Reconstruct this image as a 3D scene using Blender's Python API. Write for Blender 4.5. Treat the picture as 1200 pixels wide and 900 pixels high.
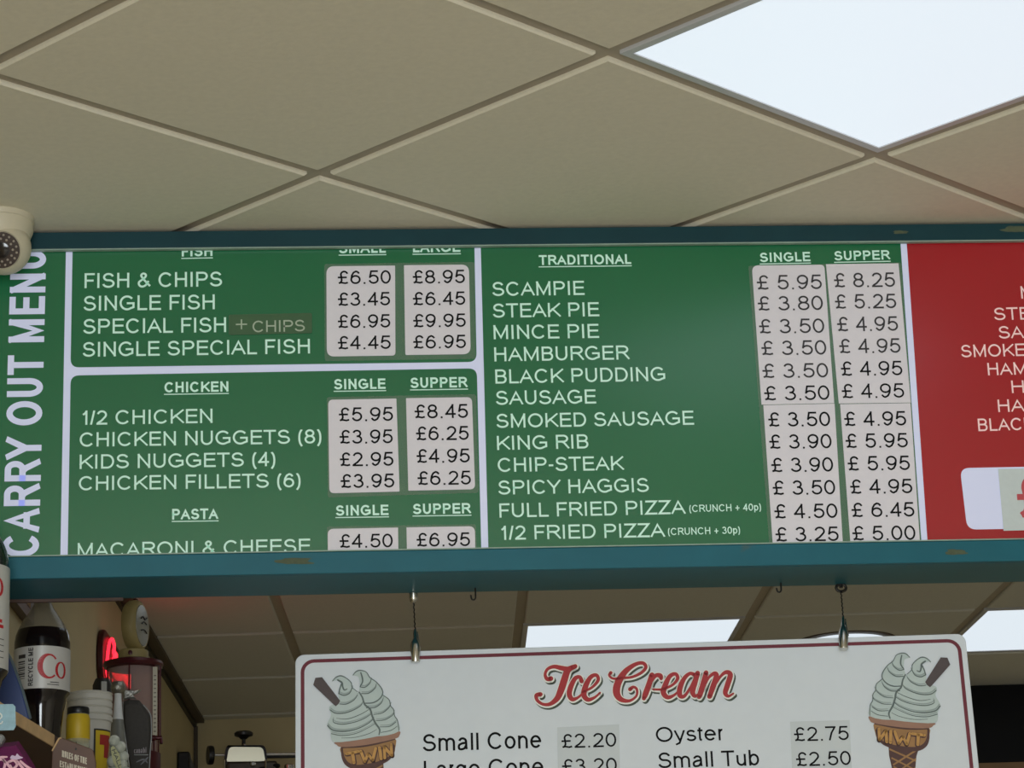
import bpy, math, random
from mathutils import Vector, Matrix

random.seed(7)
for _o in list(bpy.data.objects):
    bpy.data.objects.remove(_o)
scene = bpy.context.scene
col = scene.collection

# ------------------------------------------------------------------ camera
FOCAL = 3395.47                      # focal length in pixels of the 1200 x 900 frame
YAW, PITCH, ROLL = 0.075, 0.2943, -0.035
CAM = Vector((0, 0, 1.6))
_f = Vector((math.sin(YAW) * math.cos(PITCH), math.cos(YAW) * math.cos(PITCH), math.sin(PITCH)))
_r = Vector((math.cos(YAW), -math.sin(YAW), 0))
_u = _r.cross(_f)
RGT = math.cos(ROLL) * _r + math.sin(ROLL) * _u
UPV = -math.sin(ROLL) * _r + math.cos(ROLL) * _u
FWD = _f
cam_data = bpy.data.cameras.new('camera')
cam_data.sensor_width = 36.0
cam_data.lens = FOCAL / 1200 * 36.0
cam_data.clip_start = 0.05
camera = bpy.data.objects.new('camera', cam_data)
col.objects.link(camera)
camera.matrix_world = Matrix(((RGT.x, UPV.x, -FWD.x, CAM.x), (RGT.y, UPV.y, -FWD.y, CAM.y),
                              (RGT.z, UPV.z, -FWD.z, CAM.z), (0, 0, 0, 1)))
scene.camera = camera

# ------------------------------------------------------------------ light and exposure
scene.view_settings.view_transform = 'Standard'
scene.view_settings.look = 'None'
scene.view_settings.exposure = 0.0
scene.view_settings.gamma = 1.0
scene.view_settings.use_curve_mapping = False
world = bpy.data.worlds.new('world')
scene.world = world
world.use_nodes = True
world.node_tree.nodes['Background'].inputs[0].default_value = (0.75, 0.87, 1.0, 1)
world.node_tree.nodes['Background'].inputs[1].default_value = 0.6

PANEL_LIGHT = 0.9        # radiance of the ceiling light panels
NEON_LIGHT = 2.2
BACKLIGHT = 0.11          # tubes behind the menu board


def area_light(name, loc, target, sx, sy, power, colour):
    d = bpy.data.lights.new(name, 'AREA')
    d.shape = 'RECTANGLE'
    d.size, d.size_y, d.energy, d.color = sx, sy, power, colour
    o = bpy.data.objects.new(name, d)
    col.objects.link(o)
    o.location = loc
    o.rotation_euler = (Vector(target) - Vector(loc)).to_track_quat('-Z', 'Y').to_euler()
    return o


# daylight through the shop window behind the photographer
area_light('window_daylight', (-0.05, -2.42, 1.75), (0.0, 1.2, 2.5), 1.7, 1.9, 165, (0.90, 0.965, 1.0))


# ------------------------------------------------------------------ pixel rays
def ray(x, y):
    return (x - 600) / FOCAL * RGT - (y - 450) / FOCAL * UPV + FWD


CEIL = 1.6 + 1.5763


def at_z(x, y, z):
    d = ray(x, y)
    return CAM + d * ((z - CAM.z) / d.z)


def at_y(x, y, Y):
    d = ray(x, y)
    return CAM + d * (Y / d.y)


def lin(c):
    return tuple(((v / 255) / 12.92 if v / 255 <= 0.04045 else ((v / 255 + 0.055) / 1.055) ** 2.4) for v in c)


# ------------------------------------------------------------------ materials
def mat(name, rgb, rough=0.6, metal=0.0, vary=0.0, scale=30.0, bump=0.0, emit=None, strength=0.0, spec=0.5,
        alpha=1.0, trans=0.0, coat=0.0, dark=None, dark_scale=8.0, dark_amount=0.55):
    m = bpy.data.materials.new(name)
    m.use_nodes = True
    nt = m.node_tree
    b = nt.nodes['Principled BSDF']
    c = lin(rgb) + (1,)
    b.inputs['Base Color'].default_value = c
    b.inputs['Roughness'].default_value = rough
    b.inputs['Metallic'].default_value = metal
    b.inputs['Specular IOR Level'].default_value = spec
    b.inputs['Alpha'].default_value = alpha
    b.inputs['Transmission Weight'].default_value = trans
    b.inputs['Coat Weight'].default_value = coat
    if emit is not None:
        b.inputs['Emission Color'].default_value = lin(emit) + (1,)
        b.inputs['Emission Strength'].default_value = strength
    if vary or bump or dark:
        tc = nt.nodes.new('ShaderNodeTexCoord')
        nz = nt.nodes.new('ShaderNodeTexNoise')
        nz.inputs['Scale'].default_value = scale
        nz.inputs['Detail'].default_value = 5
        nt.links.new(tc.outputs['Object'], nz.inputs['Vector'])
        out = None
        if vary:
            mx = nt.nodes.new('ShaderNodeMix')
            mx.data_type = 'RGBA'
            mx.inputs[6].default_value = tuple(v * (1 - vary) for v in c[:3]) + (1,)
            mx.inputs[7].default_value = tuple(min(1, v * (1 + vary)) for v in c[:3]) + (1,)
            nt.links.new(nz.outputs['Fac'], mx.inputs[0])
            out = mx.outputs[2]
        if dark:
            n2 = nt.nodes.new('ShaderNodeTexNoise')
            n2.inputs['Scale'].default_value = dark_scale
            n2.inputs['Detail'].default_value = 6
            n2.inputs['Roughness'].default_value = 0.65
            nt.links.new(tc.outputs['Object'], n2.inputs['Vector'])
            rp = nt.nodes.new('ShaderNodeValToRGB')
            rp.color_ramp.elements[0].position = dark_amount
            rp.color_ramp.elements[1].position = min(0.99, dark_amount + 0.14)
            nt.links.new(n2.outputs['Fac'], rp.inputs['Fac'])
            m2 = nt.nodes.new('ShaderNodeMix')
            m2.data_type = 'RGBA'
            m2.inputs[6].default_value = c
            if out:
                nt.links.new(out, m2.inputs[6])
            m2.inputs[7].default_value = lin(dark) + (1,)
            nt.links.new(rp.outputs['Color'], m2.inputs[0])
            out = m2.outputs[2]
        if out:
            nt.links.new(out, b.inputs['Base Color'])
        if bump:
            bp_ = nt.nodes.new('ShaderNodeBump')
            bp_.inputs['Strength'].default_value = bump
            bp_.inputs['Distance'].default_value = 0.002
            nt.links.new(nz.outputs['Fac'], bp_.inputs['Height'])
            nt.links.new(bp_.outputs['Normal'], b.inputs['Normal'])
    return m


def glass(name, tint=(235, 240, 238), clear=0.85, rough=0.08):
    """thin clear sheet: mostly see-through with a glossy skin"""
    m = bpy.data.materials.new(name)
    m.use_nodes = True
    nt = m.node_tree
    nt.nodes.remove(nt.nodes['Principled BSDF'])
    out = nt.nodes['Material Output']
    t = nt.nodes.new('ShaderNodeBsdfTransparent')
    t.inputs[0].default_value = lin(tint) + (1,)
    g = nt.nodes.new('ShaderNodeBsdfPrincipled')
    g.inputs['Base Color'].default_value = lin(tint) + (1,)
    g.inputs['Roughness'].default_value = rough
    mx = nt.nodes.new('ShaderNodeMixShader')
    mx.inputs[0].default_value = 1 - clear
    nt.links.new(t.outputs[0], mx.inputs[1])
    nt.links.new(g.outputs[0], mx.inputs[2])
    nt.links.new(mx.outputs[0], out.inputs[0])
    return m


# ------------------------------------------------------------------ mesh building
ORIGIN = {}


class MB:
    def __init__(self):
        self.v, self.f, self.mi = [], [], []

    def add(self, verts, faces, mi=0):
        n = len(self.v)
        self.v += [Vector(p) for p in verts]
        self.f += [tuple(i + n for i in f) for f in faces]
        self.mi += [mi] * len(faces)

    def poly(self, pts, mi=0):
        self.add(pts, [tuple(range(len(pts)))], mi)

    def prism(self, pts, off, mi=0):
        """closed solid: polygon pts swept by vector off"""
        off = Vector(off)
        n = len(pts)
        a = [Vector(p) for p in pts]
        self.add(a + [p + off for p in a],
                 [tuple(range(n)), tuple(range(2 * n - 1, n - 1, -1))] +
                 [(i, n + i, n + (i + 1) % n, (i + 1) % n) for i in range(n)], mi)

    def box(self, lo, hi, mi=0):
        (x0, y0, z0), (x1, y1, z1) = lo, hi
        self.prism([(x0, y0, z0), (x1, y0, z0), (x1, y1, z0), (x0, y1, z0)], (0, 0, z1 - z0), mi)

    def lathe(self, c, prof, axis=(0, 0, 1), n=28, mi=0, squash=None):
        """prof: list of (radius, height) along axis from point c"""
        ax = Vector(axis).normalized()
        t = Vector((1, 0, 0)) if abs(ax.x) < 0.8 else Vector((0, 1, 0))
        e1 = (t - ax * t.dot(ax)).normalized()
        e2 = ax.cross(e1)
        s1, s2 = squash or (1, 1)
        c = Vector(c)
        vs, fs = [], []
        for r, h in prof:
            for k in range(n):
                a = 2 * math.pi * k / n
                vs.append(c + ax * h + e1 * (r * s1 * math.cos(a)) + e2 * (r * s2 * math.sin(a)))
        for i in range(len(prof) - 1):
            for k in range(n):
                k2 = (k + 1) % n
                fs.append((i * n + k, i * n + k2, (i + 1) * n + k2, (i + 1) * n + k))
        fs.append(tuple(range(n - 1, -1, -1)))
        m = (len(prof) - 1) * n
        fs.append(tuple(range(m, m + n)))
        self.add(vs, fs, mi)

    def tube(self, pts, r, n=8, closed=False, mi=0):
        pts = [Vector(p) for p in pts]
        rs = r if isinstance(r, (list, tuple)) else [r] * len(pts)
        vs, fs = [], []
        m = len(pts)
        prev = None
        for i, p in enumerate(pts):
            a = pts[(i - 1) % m] if (closed or i > 0) else p
            b = pts[(i + 1) % m] if (closed or i < m - 1) else p
            d = (b - a).normalized()
            if prev is None:
                t = Vector((0, 0, 1)) if abs(d.z) < 0.9 else Vector((1, 0, 0))
                e = (t - d * t.dot(d)).normalized()
            else:
                e = (prev - d * prev.dot(d)).normalized()
            prev = e
            g = d.cross(e)
            for k in range(n):
                q = 2 * math.pi * k / n
                vs.append(p + (e * math.cos(q) + g * math.sin(q)) * rs[i])
        for i in range(m if closed else m - 1):
            j = (i + 1) % m
            for k in range(n):
                k2 = (k + 1) % n
                fs.append((i * n + k, i * n + k2, j * n + k2, j * n + k))
        if not closed:
            fs.append(tuple(range(n - 1, -1, -1)))
            fs.append(tuple(range((m - 1) * n, m * n)))
        self.add(vs, fs, mi)

    def ball(self, c, r, n=16, sc=(1, 1, 1), mi=0):
        c = Vector(c)
        vs = [c + Vector((0, 0, -r * sc[2]))]
        fs = []
        rows = n // 2
        for i in range(1, rows):
            a = -math.pi / 2 + math.pi * i / rows
            for k in range(n):
                q = 2 * math.pi * k / n
                vs.append(c + Vector((r * sc[0] * math.cos(a) * math.cos(q), r * sc[1] * math.cos(a) * math.sin(q), r * sc[2] * math.sin(a))))
        vs.append(c + Vector((0, 0, r * sc[2])))
        for k in range(n):
            fs.append((0, 1 + (k + 1) % n, 1 + k))
            for i in range(rows - 2):
                o = 1 + i * n
                fs.append((o + k, o + (k + 1) % n, o + n + (k + 1) % n, o + n + k))
            o = 1 + (rows - 2) * n
            fs.append((o + k, o + (k + 1) % n, len(vs) - 1))
        self.add(vs, fs, mi)

    def build(self, name, mats, parent=None, smooth=False, bevel=0.0):
        org = ORIGIN.get(parent.name, Vector()) if parent else Vector()
        me = bpy.data.meshes.new(name)
        me.from_pydata([tuple(p - org) for p in self.v], [], self.f)
        if not isinstance(mats, (list, tuple)):
            mats = [mats]
        for m in mats:
            me.materials.append(m)
        for p, i in zip(me.polygons, self.mi):
            p.material_index = i
        me.validate()
        import bmesh
        bm = bmesh.new()
        bm.from_mesh(me)
        bmesh.ops.recalc_face_normals(bm, faces=bm.faces)
        bm.to_mesh(me)
        bm.free()
        if smooth:
            for p in me.polygons:
                p.use_smooth = True
        o = bpy.data.objects.new(name, me)
        col.objects.link(o)
        if parent:
            o.parent = parent
            ORIGIN[o.name] = org
        if smooth:
            try:
                md = o.modifiers.new('edges', 'EDGE_SPLIT')
                md.split_angle = math.radians(38)
            except Exception:
                pass
        if bevel:
            md = o.modifiers.new('bevel', 'BEVEL')
            md.width = bevel
            md.segments = 2
            md.limit_method = 'ANGLE'
        return o


def thing(name, label, cat, loc, group=None):
    o = bpy.data.objects.new(name, None)
    o.empty_display_size = 0.05
    col.objects.link(o)
    o.location = loc
    ORIGIN[o.name] = Vector(loc)
    o['label'], o['category'] = label, cat
    if group:
        o['group'] = group
    return o


def tag(o, label, cat, group=None):
    o['label'], o['category'] = label, cat
    if group:
        o['group'] = group
    return o


def struct(o):
    o['kind'] = 'structure'
    return o


def spline(pts, closed=False, n=6):
    """Catmull-Rom through the points (any dimension)"""
    m = len(pts)
    out = []
    P = [tuple(p) for p in pts]
    for i in range(m if closed else m - 1):
        p0 = P[(i - 1) % m] if (closed or i > 0) else P[i]
        p1, p2 = P[i], P[(i + 1) % m]
        p3 = P[(i + 2) % m] if (closed or i < m - 2) else p2
        for k in range(n):
            t = k / n
            out.append(tuple(0.5 * (2 * b + (c - a) * t + (2 * a - 5 * b + 4 * c - d) * t * t + (3 * b - a - 3 * c + d) * t ** 3)
                             for a, b, c, d in zip(p0, p1, p2, p3)))
    if not closed:
        out.append(P[-1])
    return out


# ------------------------------------------------------------------ sans-serif stroke alphabet (unit = cap height)
def arc(cx, cy, rx, ry, a0, a1, n=14):
    return [(cx + rx * math.cos(math.radians(a0 + (a1 - a0) * i / n)), cy + ry * math.sin(math.radians(a0 + (a1 - a0) * i / n))) for i in range(n + 1)]


def ell(cx, cy, rx, ry):
    return arc(cx, cy, rx, ry, 0, 360, 28)[:-1]


ST, RD, DG = 0.105, 0.065, 0.012       # side bearings: stem, round, diagonal
# glyph: width, left bearing, right bearing, strokes (points, closed?)
GL = {
    'A': (.92, DG, DG, [([(0, 0), (.5, 1), (1, 0)], 0), ([(.2, .33), (.8, .33)], 0)]),
    'B': (.74, ST, RD, [([(.6, .53)] + [(0, .53)], 0), ([(0, .53), (0, 1), (.58, 1)] + arc(.58, .765, .36, .235, 90, -90)[1:] + [(0, .53)], 1),
                        ([(0, .53), (.62, .53)] + arc(.62, .265, .38, .265, 90, -90)[1:] + [(0, 0)], 1)]),
    'C': (.9, RD, RD, [(arc(.52, .5, .52, .5, 38, 322, 26), 2)]),
    'D': (.82, ST, RD, [([(0, 0), (0, 1), (.45, 1)] + arc(.45, .5, .55, .5, 90, -90, 18)[1:] + [(0, 0)], 1)]),
    'E': (.74, ST, .05, [([(1, 0), (0, 0), (0, 1), (.97, 1)], 0), ([(0, .53), (.92, .53)], 0)]),
    'F': (.66, ST, .04, [([(0, 0), (0, 1), (1, 1)], 0), ([(0, .5), (.86, .5)], 0)]),
    'G': (.96, RD, .08, [(arc(.5, .5, .5, .5, 40, 305, 24) + [(1, .16), (1, .47), (.56, .47)], 3)]),
    'H': (.78, ST, ST, [([(0, 0), (0, 1)], 0), ([(1, 0), (1, 1)], 0), ([(0, .53), (1, .53)], 0)]),
    'I': (0, .125, .125, [([(0, 0), (0, 1)], 0)]),
    'J': (.56, .04, ST, [([(1, 1), (1, .3)] + arc(.5, .28, .5, .28, 0, -170)[0:], 3)]),
    'K': (.84, ST, DG, [([(0, 0), (0, 1)], 0), ([(0, .3), (.97, 1)], 0), ([(.34, .58), (1, 0)], 0)]),
    'L': (.62, ST, .04, [([(0, 1), (0, 0), (1, 0)], 0)]),
    'M': (.94, ST, ST, [([(0, 0), (0, 1)], 0), ([(0, 1), (.5, .02), (1, 1)], 0), ([(1, 1), (1, 0)], 0)]),
    'N': (.78, ST, ST, [([(0, 0), (0, 1)], 0), ([(0, 1), (1, 0)], 0), ([(1, 0), (1, 1)], 0)]),
    'O': (.98, RD, RD, [(ell(.5, .5, .5, .5), 1)]),
    'P': (.76, ST, RD, [([(0, 0), (0, 1), (.6, 1)] + arc(.6, .735, .4, .265, 90, -90)[1:] + [(0, .47)], 0)]),
    'Q': (.98, RD, RD, [(ell(.5, .5, .5, .5), 1), ([(.6, .25), (1, -.04)], 0)]),
    'R': (.86, ST, DG, [([(0, 0), (0, 1), (.56, 1)] + arc(.56, .755, .36, .245, 90, -90)[1:] + [(0, .51)], 0), ([(.45, .5), (.62, .43), (1, 0)], 0)]),
    'S': (.8, .06, .06, [(arc(.5, .75, .43, .25, 12, 250, 18) + arc(.5, .26, .5, .26, 68, -172, 20), 2)]),
    'T': (.8, .03, .03, [([(0, 1), (1, 1)], 0), ([(.5, 1), (.5, 0)], 0)]),
    'U': (.76, ST, ST, [([(0, 1), (0, .36)] + arc(.5, .36, .5, .36, 180, 360, 18)[1:] + [(1, 1)], 0)]),
    'V': (.9, DG, DG, [([(0, 1), (.5, 0), (1, 1)], 0)]),
    'W': (1.28, DG, DG, [([(0, 1), (.24, 0), (.5, 1), (.76, 0), (1, 1)], 0)]),
    'X': (.88, DG, DG, [([(0, 0), (1, 1)], 0), ([(0, 1), (1, 0)], 0)]),
    'Y': (.88, DG, DG, [([(0, 1), (.5, .42), (1, 1)], 0), ([(.5, .42), (.5, 0)], 0)]),
    'Z': (.78, .04, .04, [([(.05, 1), (1, 1), (0, 0), (1, 0)], 0)]),
    '0': (.68, .06, .06, [(ell(.5, .5, .5, .5), 1)]),
    '1': (.34, .15, .15, [([(0, .74), (.5, .83), (1, 1)], 2), ([(1, 1), (1, 0)], 0)]),
    '2': (.68, .06, .06, [(arc(.5, .72, .46, .28, 168, -38, 16) + [(.45, .24), (.12, .1), (0, 0)], 2), ([(0, 0), (1, 0)], 0)]),
    '3': (.66, .06, .06, [(arc(.47, .76, .42, .24, 165, -70, 16) + [(.42, .53)], 2), ([(.42, .53)] + arc(.48, .27, .52, .27, 75, -165, 18), 2)]),
    '4': (.68, .04, .06, [([(.76, 0), (.76, 1)], 0), ([(.76, 1), (0, .27)], 0), ([(0, .27), (1, .27)], 0)]),
    '5': (.68, .06, .06, [([(.92, 1), (.22, 1), (.08, .5)], 0), ([(.08, .5)] + arc(.5, .32, .5, .32, 130, -165, 18), 2)]),
    '6': (.68, .06, .06, [(ell(.5, .31, .5, .31), 1), (arc(.54, .6, .45, .4, 32, 90, 6) + [(.28, .9), (.08, .66), (0, .33)], 2)]),
    '7': (.66, .06, .06, [([(0, 1), (1, 1)], 0), ([(1, 1), (.6, .55), (.35, 0)], 0)]),
    '8': (.68, .06, .06, [(ell(.5, .765, .42, .235), 1), (ell(.5, .27, .5, .27), 1)]),
    '9': (.68, .06, .06, [(ell(.5, .69, .5, .31), 1), (arc(.46, .4, .45, .4, 212, 270, 6) + [(.72, .1), (.92, .34), (1, .67)], 2)]),
    '\u00a3': (.72, .04, .04, [(arc(.6, .74, .36, .26, 15, 180, 14) + [(.3, .5), (.32, .25), (.22, .08), (0, 0)], 2), ([(0, .02), (.3, .06), (.7, 0), (1, .06)], 2), ([(.0, .5), (.78, .5)], 0)]),
    '.': (0, .13, .13, [([(0, 0), (0, .001)], 0)]),
    '/': (.3, .03, .03, [([(0, 0), (1, 1)], 0)]),
    '-': (.3, .07, .07, [([(0, .4), (1, .4)], 0)]),
    '+': (.6, .1, .1, [([(0, .42), (1, .42)], 0), ([(.5, .1), (.5, .74)], 0)]),
    '(': (.3, .08, .04, [(spline([(1, 1.08), (.25, .8), (0, .4), (.25, 0), (1, -.28)]), 2)]),
    ')': (.3, .04, .08, [(spline([(0, 1.08), (.75, .8), (1, .4), (.75, 0), (0, -.28)]), 2)]),
    '&': (.86, .06, .02, [(spline([(1, .02), (.62, .36), (.24, .76), (.24, .92), (.42, 1), (.6, .92), (.6, .76), (.36, .56), (.04, .36), (.0, .18), (.14, .02), (.4, 0), (.66, .14), (.86, .42)]), 2)]),
    'a': (.62, .06, .08, [(arc(.5, .5, .42, .22, 165, 0, 10) + [(.94, .1), (1, 0)], 2), (spline([(.92, .42), (.4, .38), (.04, .26), (.06, .04), (.35, 0), (.7, .06), (.92, .26)]), 2)]),
    'b': (.62, .09, .06, [([(0, 0), (0, 1)], 0), (ell(.5, .36, .5, .36), 1)]),
    'c': (.6, .06, .05, [(arc(.52, .36, .52, .36, 42, 318, 20), 2)]),
    'e': (.66, .06, .06, [([(0, .38), (1, .38)], 0), (arc(.5, .36, .5, .36, 4, 322, 22), 2)]),
    'g': (.62, .06, .09, [(ell(.5, .36, .5, .36), 1), ([(1, .72), (1, -.06)] + arc(.5, -.06, .5, .22, 0, -160, 12)[1:], 3)]),
    'h': (.58, .09, .09, [([(0, 0), (0, 1)], 0), ([(0, .4)] + arc(.5, .42, .5, .3, 180, 0, 12) + [(1, 0)], 3)]),
    'i': (0, .1, .1, [([(0, 0), (0, .72)], 0), ([(0, .98), (0, 1)], 0)]),
    'l': (0, .1, .1, [([(0, 0), (0, 1)], 0)]),
    'm': (1.0, .09, .09, [([(0, 0), (0, .72)], 0), (arc(.25, .47, .25, .25, 180, 0, 10) + [(.5, 0)], 3), (arc(.75, .47, .25, .25, 180, 0, 10) + [(1, 0)], 3)]),
    'n': (.58, .09, .09, [([(0, 0), (0, .72)], 0), (arc(.5, .44, .5, .28, 180, 0, 12) + [(1, 0)], 3)]),
    'o': (.66, .06, .06, [(ell(.5, .36, .5, .36), 1)]),
    'p': (.62, .09, .06, [([(0, -.28), (0, .72)], 0), (ell(.5, .36, .5, .36), 1)]),
    'r': (.28, .09, .02, [([(0, 0), (0, .72)], 0), (arc(.95, .4, .95, .32, 178, 78, 8), 2)]),
    's': (.58, .05, .05, [(arc(.5, .54, .44, .18, 20, 245, 14) + arc(.5, .18, .5, .18, 68, -168, 16), 2)]),
    't': (.3, .03, .04, [([(.4, .94), (.4, .14), (.55, .02), (1, 0)], 2), ([(0, .72), (1, .72)], 0)]),
    'u': (.58, .09, .09, [([(0, .72), (0, .28)] + arc(.5, .28, .5, .28, 180, 360, 12)[1:], 3), ([(1, .72), (1, 0)], 0)]),
    'y': (.62, .02, .02, [([(0, .72), (.5, .02)], 0), ([(1, .72), (.45, -.18), (.12, -.28)], 0)]),
}


def text_layout(s, w, track=0.0):
    """-> list of strokes in cap units (x before width fitting), total ink span"""
    x = 0.0
    items = []
    first = None
    last = 0
    for ch in s:
        if ch == ' ':
            x += 0.39 + track
            continue
        W, lb, rb, strokes = GL[ch]
        ink = max(W, 0) + (w if W < 0.01 else 0)
        if first is None:
            x -= lb
        first = 0
        x += lb
        items.append((x, ink, strokes))
        x += ink
        last = x
        x += rb + track
    return items, last


def ribbon(mb, pts, closed, style, w, place, ylo=None, yhi=None):
    """flat stroke of width w along pts (2-D); style 0 square ends, 2 butt ends, 3 square end only"""
    h = w / 2
    P = [Vector((p[0], p[1])) for p in pts]
    Q = [P[0]]
    for p in P[1:]:
        if (p - Q[-1]).length > 1e-6:
            Q.append(p)
    if closed and (Q[0] - Q[-1]).length < 1e-6:
        Q.pop()
    if len(Q) < 2:
        Q = [P[0], P[0] + Vector((0, 1e-4))]
    P = Q
    if not closed and style in (0, 3):
        d = (P[-1] - P[-2]).normalized()
        P[-1] = P[-1] + d * h
        if style == 0:
            d = (P[0] - P[1]).normalized()
            P[0] = P[0] + d * h
    n = len(P)
    L, Rr = [], []
    for i in range(n):
        a = P[i - 1] if (closed or i > 0) else None
        b = P[(i + 1) % n] if (closed or i < n - 1) else None
        d1 = (P[i] - a).normalized() if a is not None else None
        d2 = (b - P[i]).normalized() if b is not None else None
        d1 = d1 or d2
        d2 = d2 or d1
        n1, n2 = Vector((-d1.y, d1.x)), Vector((-d2.y, d2.x))
        m = n1 + n2
        if m.length < 1e-3:
            m = n1
        m.normalize()
        k = min(1 / max(0.25, m.dot(n1)), 2.6)
        L.append(P[i] + m * h * k)
        Rr.append(P[i] - m * h * k)

    def cl(p):
        y = p.y
        if ylo is not None:
            y = max(ylo, min(yhi, y))
        return place(p.x, y)
    for i in range(n if closed else n - 1):
        j = (i + 1) % n
        mb.add([cl(L[i]), cl(L[j]), cl(Rr[j]), cl(Rr[i])], [(0, 1, 2, 3)])


def draw_text(mb, s, p0, p1, up, cap, w=0.125, track=0.0):
    """text from point p0 (left of baseline) to p1 (right of baseline); up: unit vector; cap: cap height (m)"""
    items, span = text_layout(s, w, track)
    ux = Vector(p1) - Vector(p0)
    length = ux.length / cap           # in cap units
    ux.normalize()
    sx = (length) / span
    p0 = Vector(p0)

    nrm = ux.cross(up).normalized()
    h = w / 2
    count = 0
    for x, ink, strokes in items:
        gx, gw = x * sx, ink * sx
        for pts, cl in strokes:
            count += 1
            off = nrm * (0.00003 * (count % 4))

            def place(X, Y, off=off):
                return p0 + ux * (X * cap) + up * (Y * cap) + off
            q = [(gx + h + nx * max(gw - w, 0), h + ny * (1 - w)) for nx, ny in pts]
            lo = min(0, min(p[1] for p in q) - h)
            hi = max(max(p[1] for p in q) + h, 0)
            if hi > 0.93 and hi < 1.1:
                hi = 1.0
            ribbon(mb, q, cl == 1, cl, w, place, lo, hi)


# ------------------------------------------------------------------ palette
M = {}
M['tile'] = mat('ceiling_tile', (224, 216, 196), 0.9, vary=0.07, scale=90, bump=0.25)
M['tee'] = mat('ceiling_tee', (176, 164, 146), 0.6, vary=0.08, scale=40)
M['wall'] = mat('yellow_wall', (212, 197, 156), 0.8, vary=0.08, scale=6, bump=0.05)
M['plain'] = mat('room_wall', (215, 210, 200), 0.85, vary=0.04)
M['floor'] = mat('floor_vinyl', (190, 184, 172), 0.5, vary=0.1, scale=12)
M['dark_trim'] = mat('dark_trim', (84, 72, 58), 0.55, vary=0.15, scale=20)
M['glow'] = mat('light_diffuser', (120, 124, 128), 0.5, emit=(232, 243, 252), strength=PANEL_LIGHT, vary=0.02, scale=4)
M['tile_rear'] = mat('rear_ceiling_tile', (212, 210, 200), 0.9, vary=0.06, scale=90, bump=0.25)
M['alu'] = mat('light_frame', (205, 205, 208), 0.4, metal=0.2)
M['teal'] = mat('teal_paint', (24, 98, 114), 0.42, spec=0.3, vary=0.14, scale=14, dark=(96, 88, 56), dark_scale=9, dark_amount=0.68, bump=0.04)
M['teal_dark'] = mat('dark_teal', (18, 60, 68), 0.5, spec=0.25, vary=0.2, scale=14, dark=(60, 62, 44), dark_scale=9, dark_amount=0.68, bump=0.04)  # darker teal, used on the top rail alone
M['teal_lit_edge'] = mat('worn_edge', (150, 172, 160), 0.5, vary=0.25, scale=60)  # worn pale lip; the light it catches is put into the colour
M['rust'] = mat('rust_stain', (82, 92, 70), 0.8, vary=0.3, scale=160)
GREEN = (0, 98, 57)
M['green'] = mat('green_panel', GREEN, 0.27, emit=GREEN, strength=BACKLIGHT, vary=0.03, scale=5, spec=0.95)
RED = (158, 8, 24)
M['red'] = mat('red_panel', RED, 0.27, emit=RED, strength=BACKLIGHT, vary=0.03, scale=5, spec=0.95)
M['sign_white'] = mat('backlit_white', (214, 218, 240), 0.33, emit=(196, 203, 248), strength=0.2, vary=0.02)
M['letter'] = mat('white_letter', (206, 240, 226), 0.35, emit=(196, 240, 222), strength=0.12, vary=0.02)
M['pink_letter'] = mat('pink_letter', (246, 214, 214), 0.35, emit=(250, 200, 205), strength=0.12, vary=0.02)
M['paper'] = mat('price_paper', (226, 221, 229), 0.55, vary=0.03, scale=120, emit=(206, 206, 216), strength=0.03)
M['ink'] = mat('black_ink', (10, 10, 12), 0.6, vary=0.1, spec=0.15)
M['grey_ink'] = mat('dark_grey_ink', (66, 64, 67), 0.6, vary=0.1, spec=0.15)  # greyer ink for most of the upper right-hand prices
M['red_ink'] = mat('red_ink', (196, 78, 86), 0.5, vary=0.05)
M['film'] = glass('laminate_film', (226, 236, 228), 0.86, 0.12)
M['patch'] = mat('dull_patch', (60, 96, 60), 0.5, vary=0.08, scale=60)
M['patch_letter'] = mat('dull_letter', (176, 190, 168), 0.5, vary=0.05)
M['ice_white'] = mat('sign_board_white', (219, 226, 234), 0.4, vary=0.025, scale=50)
M['maroon'] = mat('maroon_line', (112, 40, 56), 0.45, vary=0.08)
M['script_red'] = mat('script_red', (172, 48, 54), 0.45, vary=0.04)
M['script_white'] = mat('script_outline', (240, 240, 234), 0.45, vary=0.02)
M['script_shadow'] = mat('script_drop_shade', (70, 80, 70), 0.5, vary=0.04)
M['chrome'] = mat('chrome', (200, 198, 192), 0.22, metal=1.0, vary=0.05)
M['steel_dark'] = mat('dark_steel', (40, 38, 36), 0.4, metal=0.6, vary=0.1)
M['black'] = mat('black_plastic', (18, 18, 19), 0.4, vary=0.1)
M['cream'] = mat('cream_plastic', (206, 196, 172), 0.45, vary=0.04)
M['wood_raw'] = mat('raw_wood_edge', (206, 172, 126), 0.7, vary=0.25, scale=40)
M['wood_dark'] = mat('dark_wood', (74, 50, 38), 0.6, vary=0.2, scale=18)


def wall_x(Y):
    return -0.421 + 0.0699 * (Y - 7.425)


# ================================================================== SETTING
FRONT_Y = 4.32            # front of the menu board


def clip(poly, px, py, nx, ny):
    """keep the side where (p - P).n >= 0"""
    out = []
    m = len(poly)
    for i in range(m):
        a, b = poly[i], poly[(i + 1) % m]
        da = (a[0] - px) * nx + (a[1] - py) * ny
        db = (b[0] - px) * nx + (b[1] - py) * ny
        if da >= 0:
            out.append(a)
        if (da >= 0) != (db >= 0):
            t = da / (da - db)
            out.append((a[0] + (b[0] - a[0]) * t, a[1] + (b[1] - a[1]) * t))
    return out


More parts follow.
